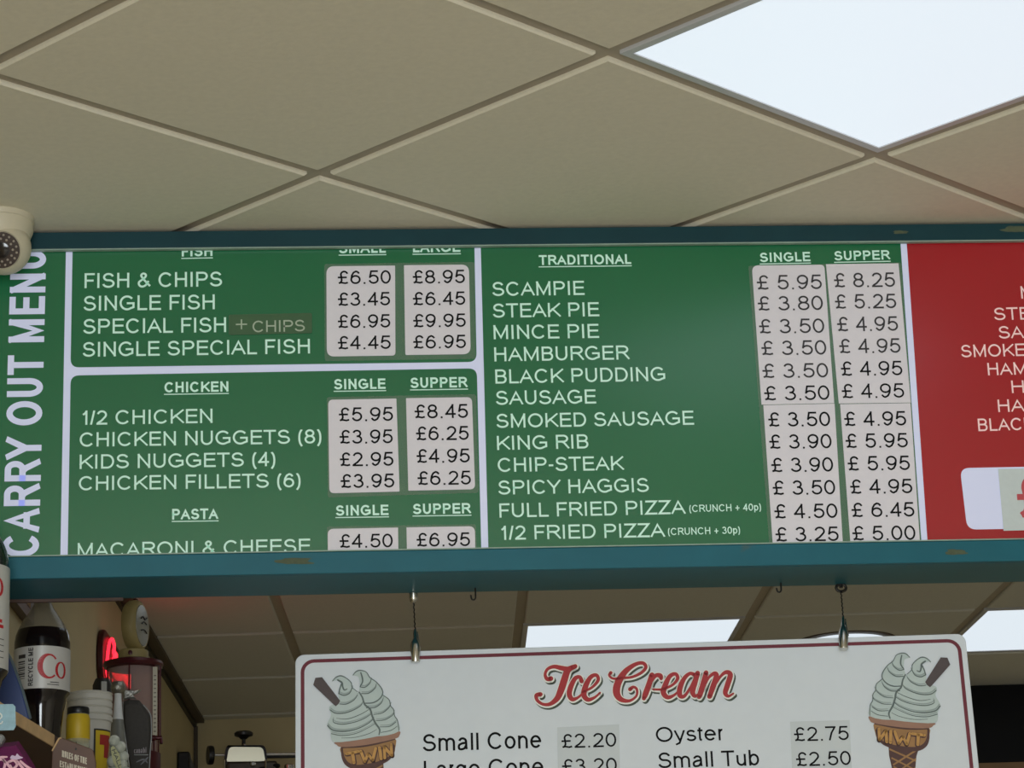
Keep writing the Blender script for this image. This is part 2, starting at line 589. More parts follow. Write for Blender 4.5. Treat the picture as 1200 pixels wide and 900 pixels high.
def inset(poly, d):
    area = sum(poly[i][0] * poly[(i + 1) % len(poly)][1] - poly[(i + 1) % len(poly)][0] * poly[i][1] for i in range(len(poly)))
    out = list(poly)
    sg = 1 if area > 0 else -1
    for i in range(len(poly)):
        a, b = poly[i], poly[(i + 1) % len(poly)]
        dx, dy = b[0] - a[0], b[1] - a[1]
        l = math.hypot(dx, dy)
        if l < 1e-6:
            continue
        nx, ny = -dy / l * sg, dx / l * sg
        out = clip(out, a[0] + nx * d, a[1] + ny * d, nx, ny)
        if len(out) < 3:
            return []
    return out


HF = [442.2681, 312.7460, -24.8073, 144.2081, -163.7035, 85.4838, 0.1178021566, -0.0938668478]
HR = [272.0301, 55.2891, 336.8495, -8.3039, 262.4 / 2, 741.4366, 0.0009705678, 0.1014026859]


def lattice(h, a, b):
    x, y, w = h[0] * a + h[1] * b + h[2], h[3] * a + h[4] * b + h[5], h[6] * a + h[7] * b + 1
    d = (x - 600 * w) / FOCAL * RGT - (y - 450 * w) / FOCAL * UPV + FWD * w
    t = (CEIL - CAM.z) / d.z
    return (CAM.x + d.x * t, CAM.y + d.y * t)


X_RIGHT = 3.1
Y_FRONT = -2.4
REAR_A, REAR_B = (-0.34, 8.59), (X_RIGHT, 8.35)
SPLIT = FRONT_Y + 0.07


def tiles(h, ra, rb, front, lights):
    mb = MB()
    for a in ra:
        for b in rb:
            if (a, b) in lights:
                continue
            q = [lattice(h, a, b), lattice(h, a + 1, b), lattice(h, a + 1, b + 1), lattice(h, a, b + 1)]
            q = inset(q, 0.0125)
            if len(q) < 3:
                continue
            q = clip(q, wall_x(0) + 0.03, 0, 1, -0.0699)
            q = clip(q, X_RIGHT, 0, -1, 0)
            if front:
                q = clip(q, 0, SPLIT, 0, -1)
                q = clip(q, 0, Y_FRONT, 0, 1)
            else:
                q = clip(q, 0, SPLIT + 0.001, 0, 1)
                dx, dy = REAR_B[0] - REAR_A[0], REAR_B[1] - REAR_A[1]
                q = clip(q, REAR_A[0], REAR_A[1], dy, -dx)
            if len(q) < 3:
                continue
            q2 = inset(q, 0.003)
            if len(q2) != len(q):
                continue
            z1, z0 = CEIL + 0.007, CEIL
            n = len(q)
            # match starting vertices of the inset polygon
            k0 = min(range(n), key=lambda k: (q2[k][0] - q[0][0]) ** 2 + (q2[k][1] - q[0][1]) ** 2)
            q2 = q2[k0:] + q2[:k0]
            vs = [(p[0], p[1], z1) for p in q] + [(p[0], p[1], z0 + 0.003) for p in q] + [(p[0], p[1], z0) for p in q2]
            fs = [(i, (i + 1) % n, n + (i + 1) % n, n + i) for i in range(n)]
            fs += [(n + i, n + (i + 1) % n, 2 * n + (i + 1) % n, 2 * n + i) for i in range(n)]
            fs.append(tuple(range(2 * n, 3 * n)))
            mb.add(vs, fs)
    return mb


FRONT_LIGHTS = {(1, 1)}
REAR_LIGHTS = {(1, 0), (3, 0), (0, -4), (0, -2)}  # cells behind the menu board hold added, unseen panels
mb = tiles(HF, range(-3, 5), range(-3, 6), True, FRONT_LIGHTS)
ceiling = struct(mb.build('ceiling', M['tile']))
mb = tiles(HR, range(-2, 6), range(-7, 3), False, REAR_LIGHTS)
struct(mb.build('ceiling', M['tile_rear']))
mb = MB()
mb.box((wall_x(Y_FRONT) - 0.1, Y_FRONT - 0.1, CEIL + 0.007), (X_RIGHT + 0.1, 8.8, CEIL + 0.06))
struct(mb.build('trim_1', M['tee']))

# walls
mb = MB()
xa, xb = wall_x(Y_FRONT), wall_x(8.59)
mb.prism([(xa, Y_FRONT, 0), (xb, 8.59, 0), (xb - 0.1, 8.69, 0), (xa - 0.1, Y_FRONT, 0)], (0, 0, CEIL + 0.008))
struct(mb.build('wall_left', M['wall']))
mb = MB()
mb.prism([(xb, 8.59, 0), (REAR_B[0], REAR_B[1], 0), (REAR_B[0], REAR_B[1] + 0.1, 0), (xb, 8.69, 0)], (0, 0, CEIL + 0.008))
struct(mb.build('wall_back', M['wall']))
mb = MB()
mb.box((X_RIGHT, Y_FRONT - 0.1, 0), (X_RIGHT + 0.1, 8.5, CEIL + 0.008))
struct(mb.build('wall_right', M['plain']))
mb = MB()                                   # shopfront wall around a big window
wx0, wx1, wz0, wz1 = -0.9, 0.82, 0.75, 2.75
mb.box((xa, Y_FRONT - 0.1, 0), (wx0, Y_FRONT, CEIL))
mb.box((wx1, Y_FRONT - 0.1, 0), (X_RIGHT, Y_FRONT, CEIL))
mb.box((wx0, Y_FRONT - 0.1, 0), (wx1, Y_FRONT, wz0))
mb.box((wx0, Y_FRONT - 0.1, wz1), (wx1, Y_FRONT, CEIL))
struct(mb.build('wall_front', M['plain']))
mb = MB()
for lo, hi in (((wx0, wz0), (wx0 + 0.05, wz1)), ((wx1 - 0.05, wz0), (wx1, wz1)), ((wx0, wz0), (wx1, wz0 + 0.05)), ((wx0, wz1 - 0.05), (wx1, wz1)),
               ((-0.06, wz0), (-0.02, wz1))):
    mb.box((lo[0], Y_FRONT - 0.09, lo[1]), (hi[0], Y_FRONT - 0.03, hi[1]))
struct(mb.build('window_1', M['alu']))
mb = MB()
mb.box((xa - 0.1, Y_FRONT - 0.1, -0.1), (X_RIGHT + 0.1, 8.8, 0))
struct(mb.build('floor', M['floor']))

# flat dark batten where the rear ceiling meets the left wall
mb = MB()
a0, a1 = at_z(171, 727, CEIL - 0.006), at_z(239, 845, CEIL - 0.006)
dd = (a1 - a0) / (a1.y - a0.y)
pa, pb = a0 + dd * (4.5 - a0.y), a0 + dd * (8.58 - a0.y)
mb.prism([(pa.x, pa.y, CEIL - 0.010), (pb.x, pb.y, CEIL - 0.010), (wall_x(8.58) + 0.001, 8.58, CEIL - 0.010), (wall_x(4.5) + 0.001, 4.5, CEIL - 0.010)], (0, 0, 0.016))
struct(mb.build('trim_2', M['dark_trim']))
mb = MB()
o1 = Vector((0.010, 0, 0))
mb.prism([(wall_x(4.5), 4.5, CEIL - 0.022), (wall_x(8.58), 8.58, CEIL - 0.022), (wall_x(8.58) + 0.01, 8.58, CEIL - 0.022), (wall_x(4.5) + 0.01, 4.5, CEIL - 0.022)], (0, 0, 0.012))
struct(mb.build('trim_3', M['black']))
mb = MB()
mb.prism([(xb + 0.001, 8.575, 0), (xb + 0.012, 8.575, 0), (xb + 0.012, 8.588, 0), (xb + 0.001, 8.588, 0)], (0, 0, CEIL - 0.02))
struct(mb.build('trim_4', M['dark_trim']))


# ------------------------------------------------------------------ ceiling light panels
def light_panel(h, a, b, label):
    q = [lattice(h, a, b), lattice(h, a + 1, b), lattice(h, a + 1, b + 1), lattice(h, a, b + 1)]
    q = inset(q, 0.011)
    cx, cy = sum(p[0] for p in q) / 4, sum(p[1] for p in q) / 4
    t = thing('ceiling_light_panel', label, 'ceiling light', (cx, cy, CEIL + 0.008), 'square ceiling light panels')
    q2 = inset(q, 0.013)
    k0 = min(range(4), key=lambda k: (q2[k][0] - q[0][0]) ** 2 + (q2[k][1] - q[0][1]) ** 2)
    q2 = q2[k0:] + q2[:k0]
    mb = MB()
    z0, z1 = CEIL + 0.001, CEIL + 0.007
    vs = [(p[0], p[1], z1) for p in q] + [(p[0], p[1], z0) for p in q] + [(p[0], p[1], z0) for p in q2] + [(p[0], p[1], z1) for p in q2]
    fs = []
    for i in range(4):
        j = (i + 1) % 4
        for r in range(4):
            s = (r + 1) % 4
            fs.append((r * 4 + i, r * 4 + j, s * 4 + j, s * 4 + i))
    mb.add(vs, fs)
    mb.build('frame', M['alu'], t)
    mb = MB()
    mb.prism([(p[0], p[1], CEIL + 0.003) for p in q2], (0, 0, 0.004))
    mb.build('diffuser', M['glow'], t)


light_panel(HF, 1, 1, 'big bright white square light panel in the ceiling above the menu board')
light_panel(HR, 1, 0, 'bright light panel seen in the gap directly above the ice cream sign lettering')
light_panel(HR, 3, 0, 'bright light panel behind the right corner of the ice cream sign')

light_panel(HR, 0, -4, 'added ceiling light panel, unseen directly behind the menu board')  # unseen panel added to brighten the shelf goods and left wall
light_panel(HR, 0, -2, 'added ceiling light panel, unseen behind the menu board, nearer the back wall')  # unseen panel added to brighten the food machine and back wall
c = Vector((at_z(1000, 742, CEIL).x, at_z(1000, 742, CEIL).y + 0.10, CEIL))
t = thing('round_ceiling_light', 'round glowing ceiling light just above the ice cream sign, by the right hanger', 'ceiling light', c)
mb = MB()
mb.lathe(c, [(0.135, 0), (0.134, -0.003), (0.112, -0.004), (0.108, -0.002), (0.108, 0.0)], n=40)
mb.build('rim', M['dark_trim'], t, smooth=True)
mb = MB()
mb.lathe(c, [(0.107, -0.001), (0.105, -0.012), (0.09, -0.019), (0.05, -0.024), (0.01, -0.025)], n=40)
mb.build('diffuser', M['glow'], t, smooth=True)

# ================================================================== MENU BOARD
BACK_Y = FRONT_Y + 0.145
XL, XR = wall_x(FRONT_Y) + 0.012, at_y(1452, 271, FRONT_Y).x
z_top = CEIL - 0.004
z_ptop = at_y(600, 286.6, FRONT_Y).z
z_pbot = at_y(600, 642.6, FRONT_Y).z
z_bot = at_y(600, 668, FRONT_Y).z
board = thing('menu_board', 'long teal-framed carry out menu board with green and red price panels under the ceiling', 'menu board', (0.5, FRONT_Y, z_bot))


def front_rail(name, za, zb, m):
    mb = MB()
    mb.box((XL, FRONT_Y, za), (XR, FRONT_Y + 0.009, zb))
    return mb.build(name, M[m], board, bevel=0.0015)


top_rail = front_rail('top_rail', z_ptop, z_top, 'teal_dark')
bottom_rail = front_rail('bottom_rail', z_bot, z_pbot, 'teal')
mb = MB()
mb.box((XL, FRONT_Y + 0.0095, z_bot), (XR, BACK_Y, z_bot + 0.009))
mb.build('underside_board', M['teal'], board)
mb = MB()
mb.box((XL, BACK_Y - 0.012, z_bot + 0.0095), (XR, BACK_Y, z_top))
mb.build('back_board', M['wood_dark'], board)
mb = MB()
mb.box((XL, FRONT_Y + 0.0095, z_top - 0.012), (XR, BACK_Y - 0.0125, z_top))
mb.build('top_board', M['wood_dark'], board)
mb = MB()
mb.box((XL, BACK_Y - 0.006, z_bot - 0.005), (XL + 0.34, BACK_Y, z_bot - 0.0002))
mb.build('rear_batten', M['wood_dark'], board)
for za in (z_ptop - 0.0019, z_pbot + 0.0002):
    mb = MB()
    mb.box((XL, FRONT_Y - 0.0008, za), (XR, FRONT_Y + 0.0085, za + 0.0018))
    mb.build('edge_bead', M['teal_lit_edge'], board)


def blob(mb, cx, cy, rx, ry, seed, Y, n=26):
    rnd = random.Random(seed)
    ph = [rnd.uniform(0, 6.28) for _ in range(4)]
    pts = []
    for i in range(n):
        a = 2 * math.pi * i / n
        k = 1 + 0.16 * math.sin(3 * a + ph[0]) + 0.12 * math.sin(5 * a + ph[1]) + 0.08 * math.sin(9 * a + ph[2])
        sq = (abs(math.cos(a)) ** 4 + abs(math.sin(a)) ** 4) ** -0.25
        pts.append(at_y(cx + rx * k * math.cos(a) * sq * 0.9, cy + ry * (1 + (k - 1) * 0.6) * math.sin(a) * sq * 0.85, Y))
    mb.poly(pts)


for i, (cx, cy, rx, ry) in enumerate([(345, 657.5, 22, 4.2), (1120, 647, 13, 3.6), (1190, 268.5, 16, 4), (1055, 272, 9, 2.2)]):
    mb = MB()
    blob(mb, cx, cy, rx, ry, i, FRONT_Y - 0.0005)
    mb.build('rust_stain', M['rust'], bottom_rail if cy > 400 else top_rail)

# panel layers, each a fraction of a millimetre proud of the one below
Y_W, Y_P, Y_T, Y_F, Y_S, Y_N = [FRONT_Y + 0.0085 - 0.0006 * k + 0.004 for k in range(6)]
mb = MB()
mb.box((XL, Y_W, z_pbot - 0.006), (XR, Y_W + 0.004, z_ptop + 0.006))
white_panel = mb.build('white_panel', M['sign_white'], board)
UP = Vector((0, 0, 1))


def rounded(c4, rads, n=6):
    """pixel polygon with rounded corners"""
    out = []
    m = len(c4)
    for i in range(m):
        p, a, b = Vector(c4[i]), Vector(c4[i - 1]), Vector(c4[(i + 1) % m])
        r = rads[i]
        if r <= 0:
            out.append(tuple(p))
            continue
        pa, pb = p + (a - p).normalized() * r, p + (b - p).normalized() * r
        for k in range(n + 1):
            t = k / n
            out.append(tuple(pa * (1 - t) ** 2 + p * 2 * t * (1 - t) + pb * t * t))
    return out


def flat(px, Y):
    return [at_y(x, y, Y) for x, y in px]


def panel(name, c4, rads, m, Y=None, parent=None):
    mb = MB()
    Y = Y or Y_P
    mb.prism(flat(rounded(c4, rads), Y), (0, 0.0005, 0))
    return mb.build(name, m, parent or board)


title_panel = panel('title_panel', [(-52, 284), (77.4, 284), (70.6, 658), (-52, 660)], [0] * 4, M['green'])
fish_panel = panel('menu_panel', [(85.2, 284), (555.8, 282), (558.6, 424), (82.6, 430.5)], [0, 0, 10, 10], M['green'])
chicken_panel = panel('menu_panel', [(82.8, 440), (558.8, 431.6), (564.2, 651), (79.2, 657)], [10, 10, 0, 0], M['green'])
trad_panel = panel('menu_panel', [(563.2, 282), (1054.5, 275), (1080.1, 642), (572.5, 651)], [0] * 4, M['green'])
red_panel = panel('menu_panel', [(1061.9, 275), (1446, 271), (1486, 636), (1087.5, 642)], [0] * 4, M['red'])
red_panel['label'] = 'red menu panel'


def line(s, x0, y0, x1, y1, cap, parent, name='menu_line', m='letter', w=0.135, Y=None, under=None, track=0.0):
    Y = Y or Y_T
    mb = MB()
    p0, p1 = at_y(x0, y0, Y), at_y(x1, y1, Y)
    k = (at_y(x0, y0, Y) - at_y(x0, y0 - 10, Y)).length / 10
    draw_text(mb, s, p0, p1, UP, cap * k, w, track)
    if under:
        mb.poly(flat([(x0 - .5, y0 + under), (x1 + .5, y1 + under), (x1 + .5, y1 + under + 1.1), (x0 - .5, y0 + under + 1.1)], Y))
    return mb.build(name, M[m], parent)


def head(s, x0, y0, x1, y1, parent, cap=12.2, m='letter', under=1.6):
    return line(s, x0, y0, x1, y1, cap, parent, 'heading', m, 0.19, under=under)


# vertical title, read upwards
mb = MB()
p0, p1 = at_y(45.5, 652.5, Y_T), at_y(54.3, 293.2, Y_T)
cap_m = (at_y(45, 560, Y_T) - at_y(2.5, 560, Y_T)).length
draw_text(mb, 'CARRY OUT MENU', p0, p1, Vector((-1, 0, 0)), cap_m, 0.175)
mb.build('title_lettering', M['sign_white'], title_panel)

head('FISH', 213, 300.7, 249, 300, fish_panel)
line('FISH & CHIPS', 99, 337.7, 260.3, 335.6, 17.5, fish_panel)
line('SINGLE FISH', 97.7, 364.3, 251.7, 362.4, 17.5, fish_panel)
line('SPECIAL FISH', 97.3, 391.3, 265, 389.2, 17.5, fish_panel)
line('SINGLE SPECIAL FISH', 96.7, 418.2, 363.3, 414.2, 17.3, fish_panel)
head('SMALL', 397.3, 296.9, 452.2, 296.2, fish_panel)
head('LARGE', 484, 295.8, 539.6, 295.2, fish_panel)
head('CHICKEN', 192.7, 460, 267.7, 458.9, chicken_panel)
line('1/2 CHICKEN', 96, 498, 249, 495.6, 16.8, chicken_panel)
line('CHICKEN NUGGETS (8)', 93.3, 523.6, 376.7, 519.6, 16.8, chicken_panel)
line('KIDS NUGGETS (4)', 93.3, 549.6, 322.7, 546.2, 16.8, chicken_panel)
line('CHICKEN FILLETS (6)', 92.3, 574.8, 352.3, 571, 16.8, chicken_panel)
head('SINGLE', 391.5, 456.4, 452, 455.6, chicken_panel)
head('SUPPER', 481, 454.8, 548, 453.8, chicken_panel)
head('PASTA', 201.7, 609, 255.7, 608.2, chicken_panel, 12.6)
line('MACARONI & CHEESE', 91, 653.4, 364, 648, 17, chicken_panel)
head('SINGLE', 393.6, 604.4, 455.4, 603.5, chicken_panel)
head('SUPPER', 484, 602.6, 552, 601.6, chicken_panel)
head('TRADITIONAL', 631.7, 310.6, 739.9, 309.3, trad_panel, 11.6)
for s, x0, y0, x1, y1 in [('SCAMPIE', 577, 347, 685.2, 345.6), ('STEAK PIE', 577.6, 372.4, 702.5, 370.6), ('MINCE PIE', 578.7, 397.6, 702.2, 396),
                          ('HAMBURGER', 579.5, 423.6, 737.9, 421.2), ('BLACK PUDDING', 580.7, 449.6, 779.8, 446.3), ('SAUSAGE', 581.2, 474.6, 698.8, 472.8),
                          ('SMOKED SAUSAGE', 581.8, 501.6, 813.5, 497.7), ('KING RIB', 582.7, 527.4, 689.7, 525.4), ('CHIP-STEAK', 583.5, 553.2, 731.4, 550.8),
                          ('SPICY HAGGIS', 584, 579.7, 760.6, 576.5), ('FULL FRIED PIZZA', 585.5, 606.6, 803.6, 602.2), ('1/2 FRIED PIZZA', 587, 632.8, 779.5, 629.2)]:
    line(s, x0, y0, x1, y1, 16.6, trad_panel)
line('(CRUNCH + 40p)', 808, 600.2, 892, 598.2, 8.4, trad_panel, w=0.14)
line('(CRUNCH + 30p)', 783, 627.2, 867.4, 625.2, 8.4, trad_panel, w=0.14)
head('SINGLE', 890.7, 307.2, 949.9, 306.1, trad_panel, 11)
head('SUPPER', 978, 305.3, 1043.3, 304, trad_panel, 11)
# red panel, the lines run on past the frame
for s, x0, y0, x1, y1 in [('M', 1197, 350, 1214, 349.6), ('STEAK PIE', 1165.3, 375.3, 1283, 372.5), ('SAUSAGE', 1170.7, 396.9, 1279, 394.4),
                          ('SMOKED SAUSAGE', 1126.7, 418.9, 1325, 414), ('HAMBURGER', 1158, 439.9, 1297, 436.6), ('H', 1186, 460.6, 1200.5, 460.3),
                          ('HAM', 1170, 482.9, 1219, 481.8), ('BLACK PUDDING', 1146.7, 505.3, 1312, 501.3)]:
    line(s, x0, y0, x1, y1, 14.6, red_panel, m='pink_letter', w=0.13)
box = panel('price_window', [(1125, 548.5), (1420, 543), (1428, 616), (1133.5, 620.5)], [11, 11, 11, 11], M['sign_white'], Y_T, red_panel)
mb = MB()
mb.prism(flat([(1169.5, 549.5), (1380, 545.5), (1390, 617), (1176, 622)], Y_S), (0, 0.0004, 0))
st = mb.build('price_strip', mat('offer_paper', (208, 218, 220), 0.4, vary=0.06, scale=150), board)
line('\u00a3', 1194, 607.5, 1226, 607, 50, st, 'price', 'red_ink', 0.14, Y_N)
# the dull stuck-on patch
mb = MB()
mb.prism(flat(rounded([(268, 368.8), (365.5, 366.8), (365.5, 390.4), (268, 392.6)], [2] * 4), Y_S), (0, 0.0004, 0))
pt = mb.build('sticker_patch', M['patch'], board)
line('+', 276.4, 387.5, 289.6, 387.2, 17, pt, 'menu_line', 'patch_letter', 0.09, Y_N)
line('CHIPS', 296, 389.5, 357.3, 388.2, 13.6, pt, 'menu_line', 'patch_letter', 0.125, Y_N)

# price strips under laminate


def film(c4):
    mb = MB()
    mb.poly(flat(rounded(c4, [3] * 4), Y_F))
    return mb.build('laminate_film', M['film'], board)


film([(380, 309.5), (556, 307), (557.5, 420.5), (380.5, 423)])
film([(383, 465.5), (558, 462), (561, 577.5), (384, 583)])
film([(383, 617), (557.5, 614.5), (559.5, 650), (383.5, 654)])
film([(877, 311.5), (1056, 307.5), (1080.5, 640), (902, 645)])


def strip(c4, rads, prices, m='ink', w=0.128, cap=15.8):
    mb = MB()
    mb.prism(flat(rounded(c4, rads), Y_S), (0, 0.0004, 0))
    o = mb.build('price_strip', M['paper'], board)
    for pr in prices:
        s, x0, x1, y0 = pr[:4]
        mm = pr[4] if len(pr) > 4 else m
        line(s, x0, y0, x1, y0 - (x1 - x0) * 0.0125, cap, o, 'price', mm, w, Y_N, track=0.0)


strip([(382.5, 312), (463, 311.2), (463.4, 416.6), (383, 417.8)], [9, 1, 4, 9],
      [('\u00a36.50', 396, 458.2, 333.1), ('\u00a33.45', 396, 457.3, 358.6), ('\u00a36.95', 396, 457.5, 384.6), ('\u00a34.45', 396, 458, 409.6)])
strip([(473.4, 310.8), (549.5, 310), (551.6, 415), (475, 416)], [1, 9, 9, 2],
      [('\u00a38.95', 483.8, 545, 332.5), ('\u00a36.45', 484, 545.4, 358), ('\u00a39.95', 484.4, 546, 383.8), ('\u00a36.95', 484.4, 546.2, 408.7)])
strip([(384.6, 468.4), (464.5, 467), (468.3, 576), (386, 578)], [6, 1, 1, 6],
      [('\u00a35.95', 397.2, 460.7, 494), ('\u00a33.95', 398, 460.4, 520.2), ('\u00a32.95', 398.4, 461.2, 546.6), ('\u00a33.95', 399.3, 462.2, 572)], cap=16.4)
strip([(475.8, 466.6), (553, 465.4), (556.8, 573.3), (478.5, 575)], [1, 6, 6, 1],
      [('\u00a38.45', 486, 548.6, 490.5), ('\u00a36.25', 487.7, 549.5, 516.2), ('\u00a34.95', 488.3, 550.7, 542.7), ('\u00a36.25', 489.5, 552, 568.6)], cap=16.4)
strip([(384, 619.8), (466.4, 618.2), (467, 654), (384.4, 655.4)], [7, 0, 0, 0], [('\u00a34.50', 398, 460.4, 642.2)], cap=16.2)
strip([(476.4, 618), (556.4, 616.6), (557.2, 652), (477, 653.6)], [0, 7, 0, 0], [('\u00a36.95', 488.3, 551, 640.7)], cap=16.2)
G = 'grey_ink'
strip([(881, 311), (966, 310.2), (977.6, 472.4), (892.4, 474.2)], [8, 5, 0, 0],
      [('\u00a3 5.95', 887.5, 963.5, 339.6, G), ('\u00a3 3.80', 888.5, 964.8, 364.2, G), ('\u00a3 3.50', 890, 966.4, 391, G),
       ('\u00a3 3.50', 892.8, 968.8, 416.4, G), ('\u00a3 3.50', 894, 971, 443.2, G), ('\u00a3 3.50', 896, 972.5, 469.4)], w=0.118, cap=17)
strip([(894.5, 474.8), (978, 473), (988, 642), (906, 644)], [0, 0, 0, 0],
      [('\u00a3 3.50', 900.8, 973.3, 500.2), ('\u00a3 3.90', 902, 975, 526.2), ('\u00a3 3.90', 904.3, 976.8, 553.5),
       ('\u00a3 3.50', 906, 979.2, 580.2), ('\u00a3 4.50', 908, 981.9, 607.8), ('\u00a3 3.25', 909.3, 983.2, 634.8)], w=0.124, cap=17)
strip([(968, 309.6), (1053, 308.6), (1067.4, 471.8), (983, 472.8)], [0, 0, 0, 0],
      [('\u00a3 8.25', 977.9, 1049.3, 337, G), ('\u00a3 5.25', 979, 1050.7, 362, G), ('\u00a3 4.95', 981.6, 1052.8, 388.4, G),
       ('\u00a3 4.95', 984, 1055.7, 414.2, G), ('\u00a3 4.95', 986, 1057.9, 440.6), ('\u00a3 4.95', 987, 1060, 466.9)], w=0.118, cap=17)
strip([(984.5, 473.6), (1067, 472.4), (1078.4, 640), (997, 641.5)], [0, 0, 0, 0],
      [('\u00a3 4.95', 989.9, 1062.4, 499.5), ('\u00a3 5.95', 991.5, 1064.3, 525.2), ('\u00a3 5.95', 994, 1066.7, 551.7),
       ('\u00a3 4.95', 996.8, 1069.6, 578.9), ('\u00a3 6.45', 998.4, 1072, 606.2), ('\u00a3 5.00', 999.5, 1073.3, 633.5)], w=0.124, cap=17)

# ================================================================== ICE CREAM SIGN
S_BASE = at_y(738, 755, 4.43)
S_N = Vector((-0.065, -1, 0.14)).normalized()


def on_sign(x, y, lift=0.0):
    d = ray(x, y)
    p = CAM + d * ((S_BASE - CAM).dot(S_N) / d.dot(S_N))
    return p + S_N * lift


TL, TR = on_sign(346, 767.3), on_sign(1131, 742.3)
S_X = (TR - TL).normalized()
S_Z = S_N.cross(S_X).normalized()
if S_Z.z < 0:
    S_Z = -S_Z
S_W = (TR - TL).length
S_H = 0.66


def s2(x, y):
    p = on_sign(x, y) - TL
    return (p.dot(S_X), p.dot(S_Z))


def sp(s, t, lift=0.0):
    return TL + S_X * s + S_Z * t + S_N * lift


ice = thing('ice_cream_sign', 'white hanging ice cream price sign with red script heading and two cone pictures', 'sign', sp(S_W / 2, -S_H, 0))


def rrect(x0, y0, x1, y1, r, n=8):
    out = []
    for cx, cy, a in ((x1 - r, y1 - r, 0), (x0 + r, y1 - r, 90), (x0 + r, y0 + r, 180), (x1 - r, y0 + r, 270)):
        for k in range(n + 1):
            q = math.radians(a + 90 * k / n)
            out.append((cx + r * math.cos(q), cy + r * math.sin(q)))
    return out


mb = MB()
mb.prism([sp(x, y) for x, y in rrect(0, -S_H, S_W, 0, 0.014)], -S_N * 0.012)
ice_board = mb.build('sign_board', M['ice_white'], ice, bevel=0.0012)
o_, i_ = rrect(0.0085, -S_H + 0.0085, S_W - 0.0085, -0.0085, 0.021), rrect(0.0142, -S_H + 0.0142, S_W - 0.0142, -0.0142, 0.0155)
mb = MB()
n = len(o_)
mb.add([sp(x, y, 0.0004) for x, y in o_] + [sp(x, y, 0.0004) for x, y in i_], [(i, (i + 1) % n, n + (i + 1) % n, n + i) for i in range(n)])
mb.build('border_line', M['maroon'], ice)


def sign_text(s, x0, y0, x1, y1, cap, parent, name='menu_line', m='ink', w=0.128, lift=0.0006, track=0.0):
    mb = MB()
    p0, p1 = on_sign(x0, y0, lift), on_sign(x1, y1, lift)
    k = (on_sign(x0, y0) - on_sign(x0, y0 - 10)).length / 10
    draw_text(mb, s, p0, p1, S_Z, cap * k, w, track)
    return mb.build(name, M[m], parent)


sign_text('Small Cone', 495.5, 880.8, 634.5, 876.6, 20.2, ice)
sign_text('Large Cone', 497, 912, 637, 907.8, 20.2, ice)
sign_text('Oyster', 769, 870, 848, 867.6, 17.8, ice)
sign_text('Small Tub', 771.7, 900.5, 890, 897, 18.4, ice)
for c4, prices in (([(653, 852.5), (725.5, 849), (727.5, 960), (654.5, 963)], [('\u00a32.20', 658.3, 877.2, 722.5, 875.2), ('\u00a33.20', 659, 906.6, 723.2, 904.6)]),
                   ([(926, 845.8), (995.5, 844), (1001, 960), (930.5, 962)], [('\u00a32.75', 931, 869.2, 995, 867.4), ('\u00a32.50', 933.4, 898.4, 997.6, 896.6)])):
    mb = MB()
    mb.prism([on_sign(x, y, 0.0006) for x, y in c4], -S_N * 0.0003)
    lab = mb.build('price_label', mat('label_film', (208, 215, 220), 0.18, vary=0.02), ice)
    for s, x0, y0, x1, y1 in prices:
        sign_text(s, x0, y0, x1, y1, 16.6, lab, 'price', 'ink', 0.122, 0.0011)


def brush(mb, pts, lift, fn, n=6, cap=True):
    """variable-width brush stroke; pts: (x, y, width) in pixels, fn maps to a point on the sign"""
    q = spline(pts, False, n)
    m = len(q)
    L, R_ = [], []
    for i in range(m):
        a, b = q[max(i - 1, 0)], q[min(i + 1, m - 1)]
        dx, dy = b[0] - a[0], b[1] - a[1]
        l = math.hypot(dx, dy) or 1
        nx, ny = -dy / l, dx / l
        h = max(q[i][2], 0.2) / 2
        L.append(fn(q[i][0] + nx * h, q[i][1] + ny * h, lift))
        R_.append(fn(q[i][0] - nx * h, q[i][1] - ny * h, lift))
    for i in range(m - 1):
        mb.add([L[i], L[i + 1], R_[i + 1], R_[i]], [(0, 1, 2, 3)])
    if cap:
        for e in (q[0], q[-1]):
            mb.poly([fn(e[0] + max(e[2], .2) / 2 * math.cos(2 * math.pi * k / 12), e[1] + max(e[2], .2) / 2 * math.sin(2 * math.pi * k / 12), lift) for k in range(12)])


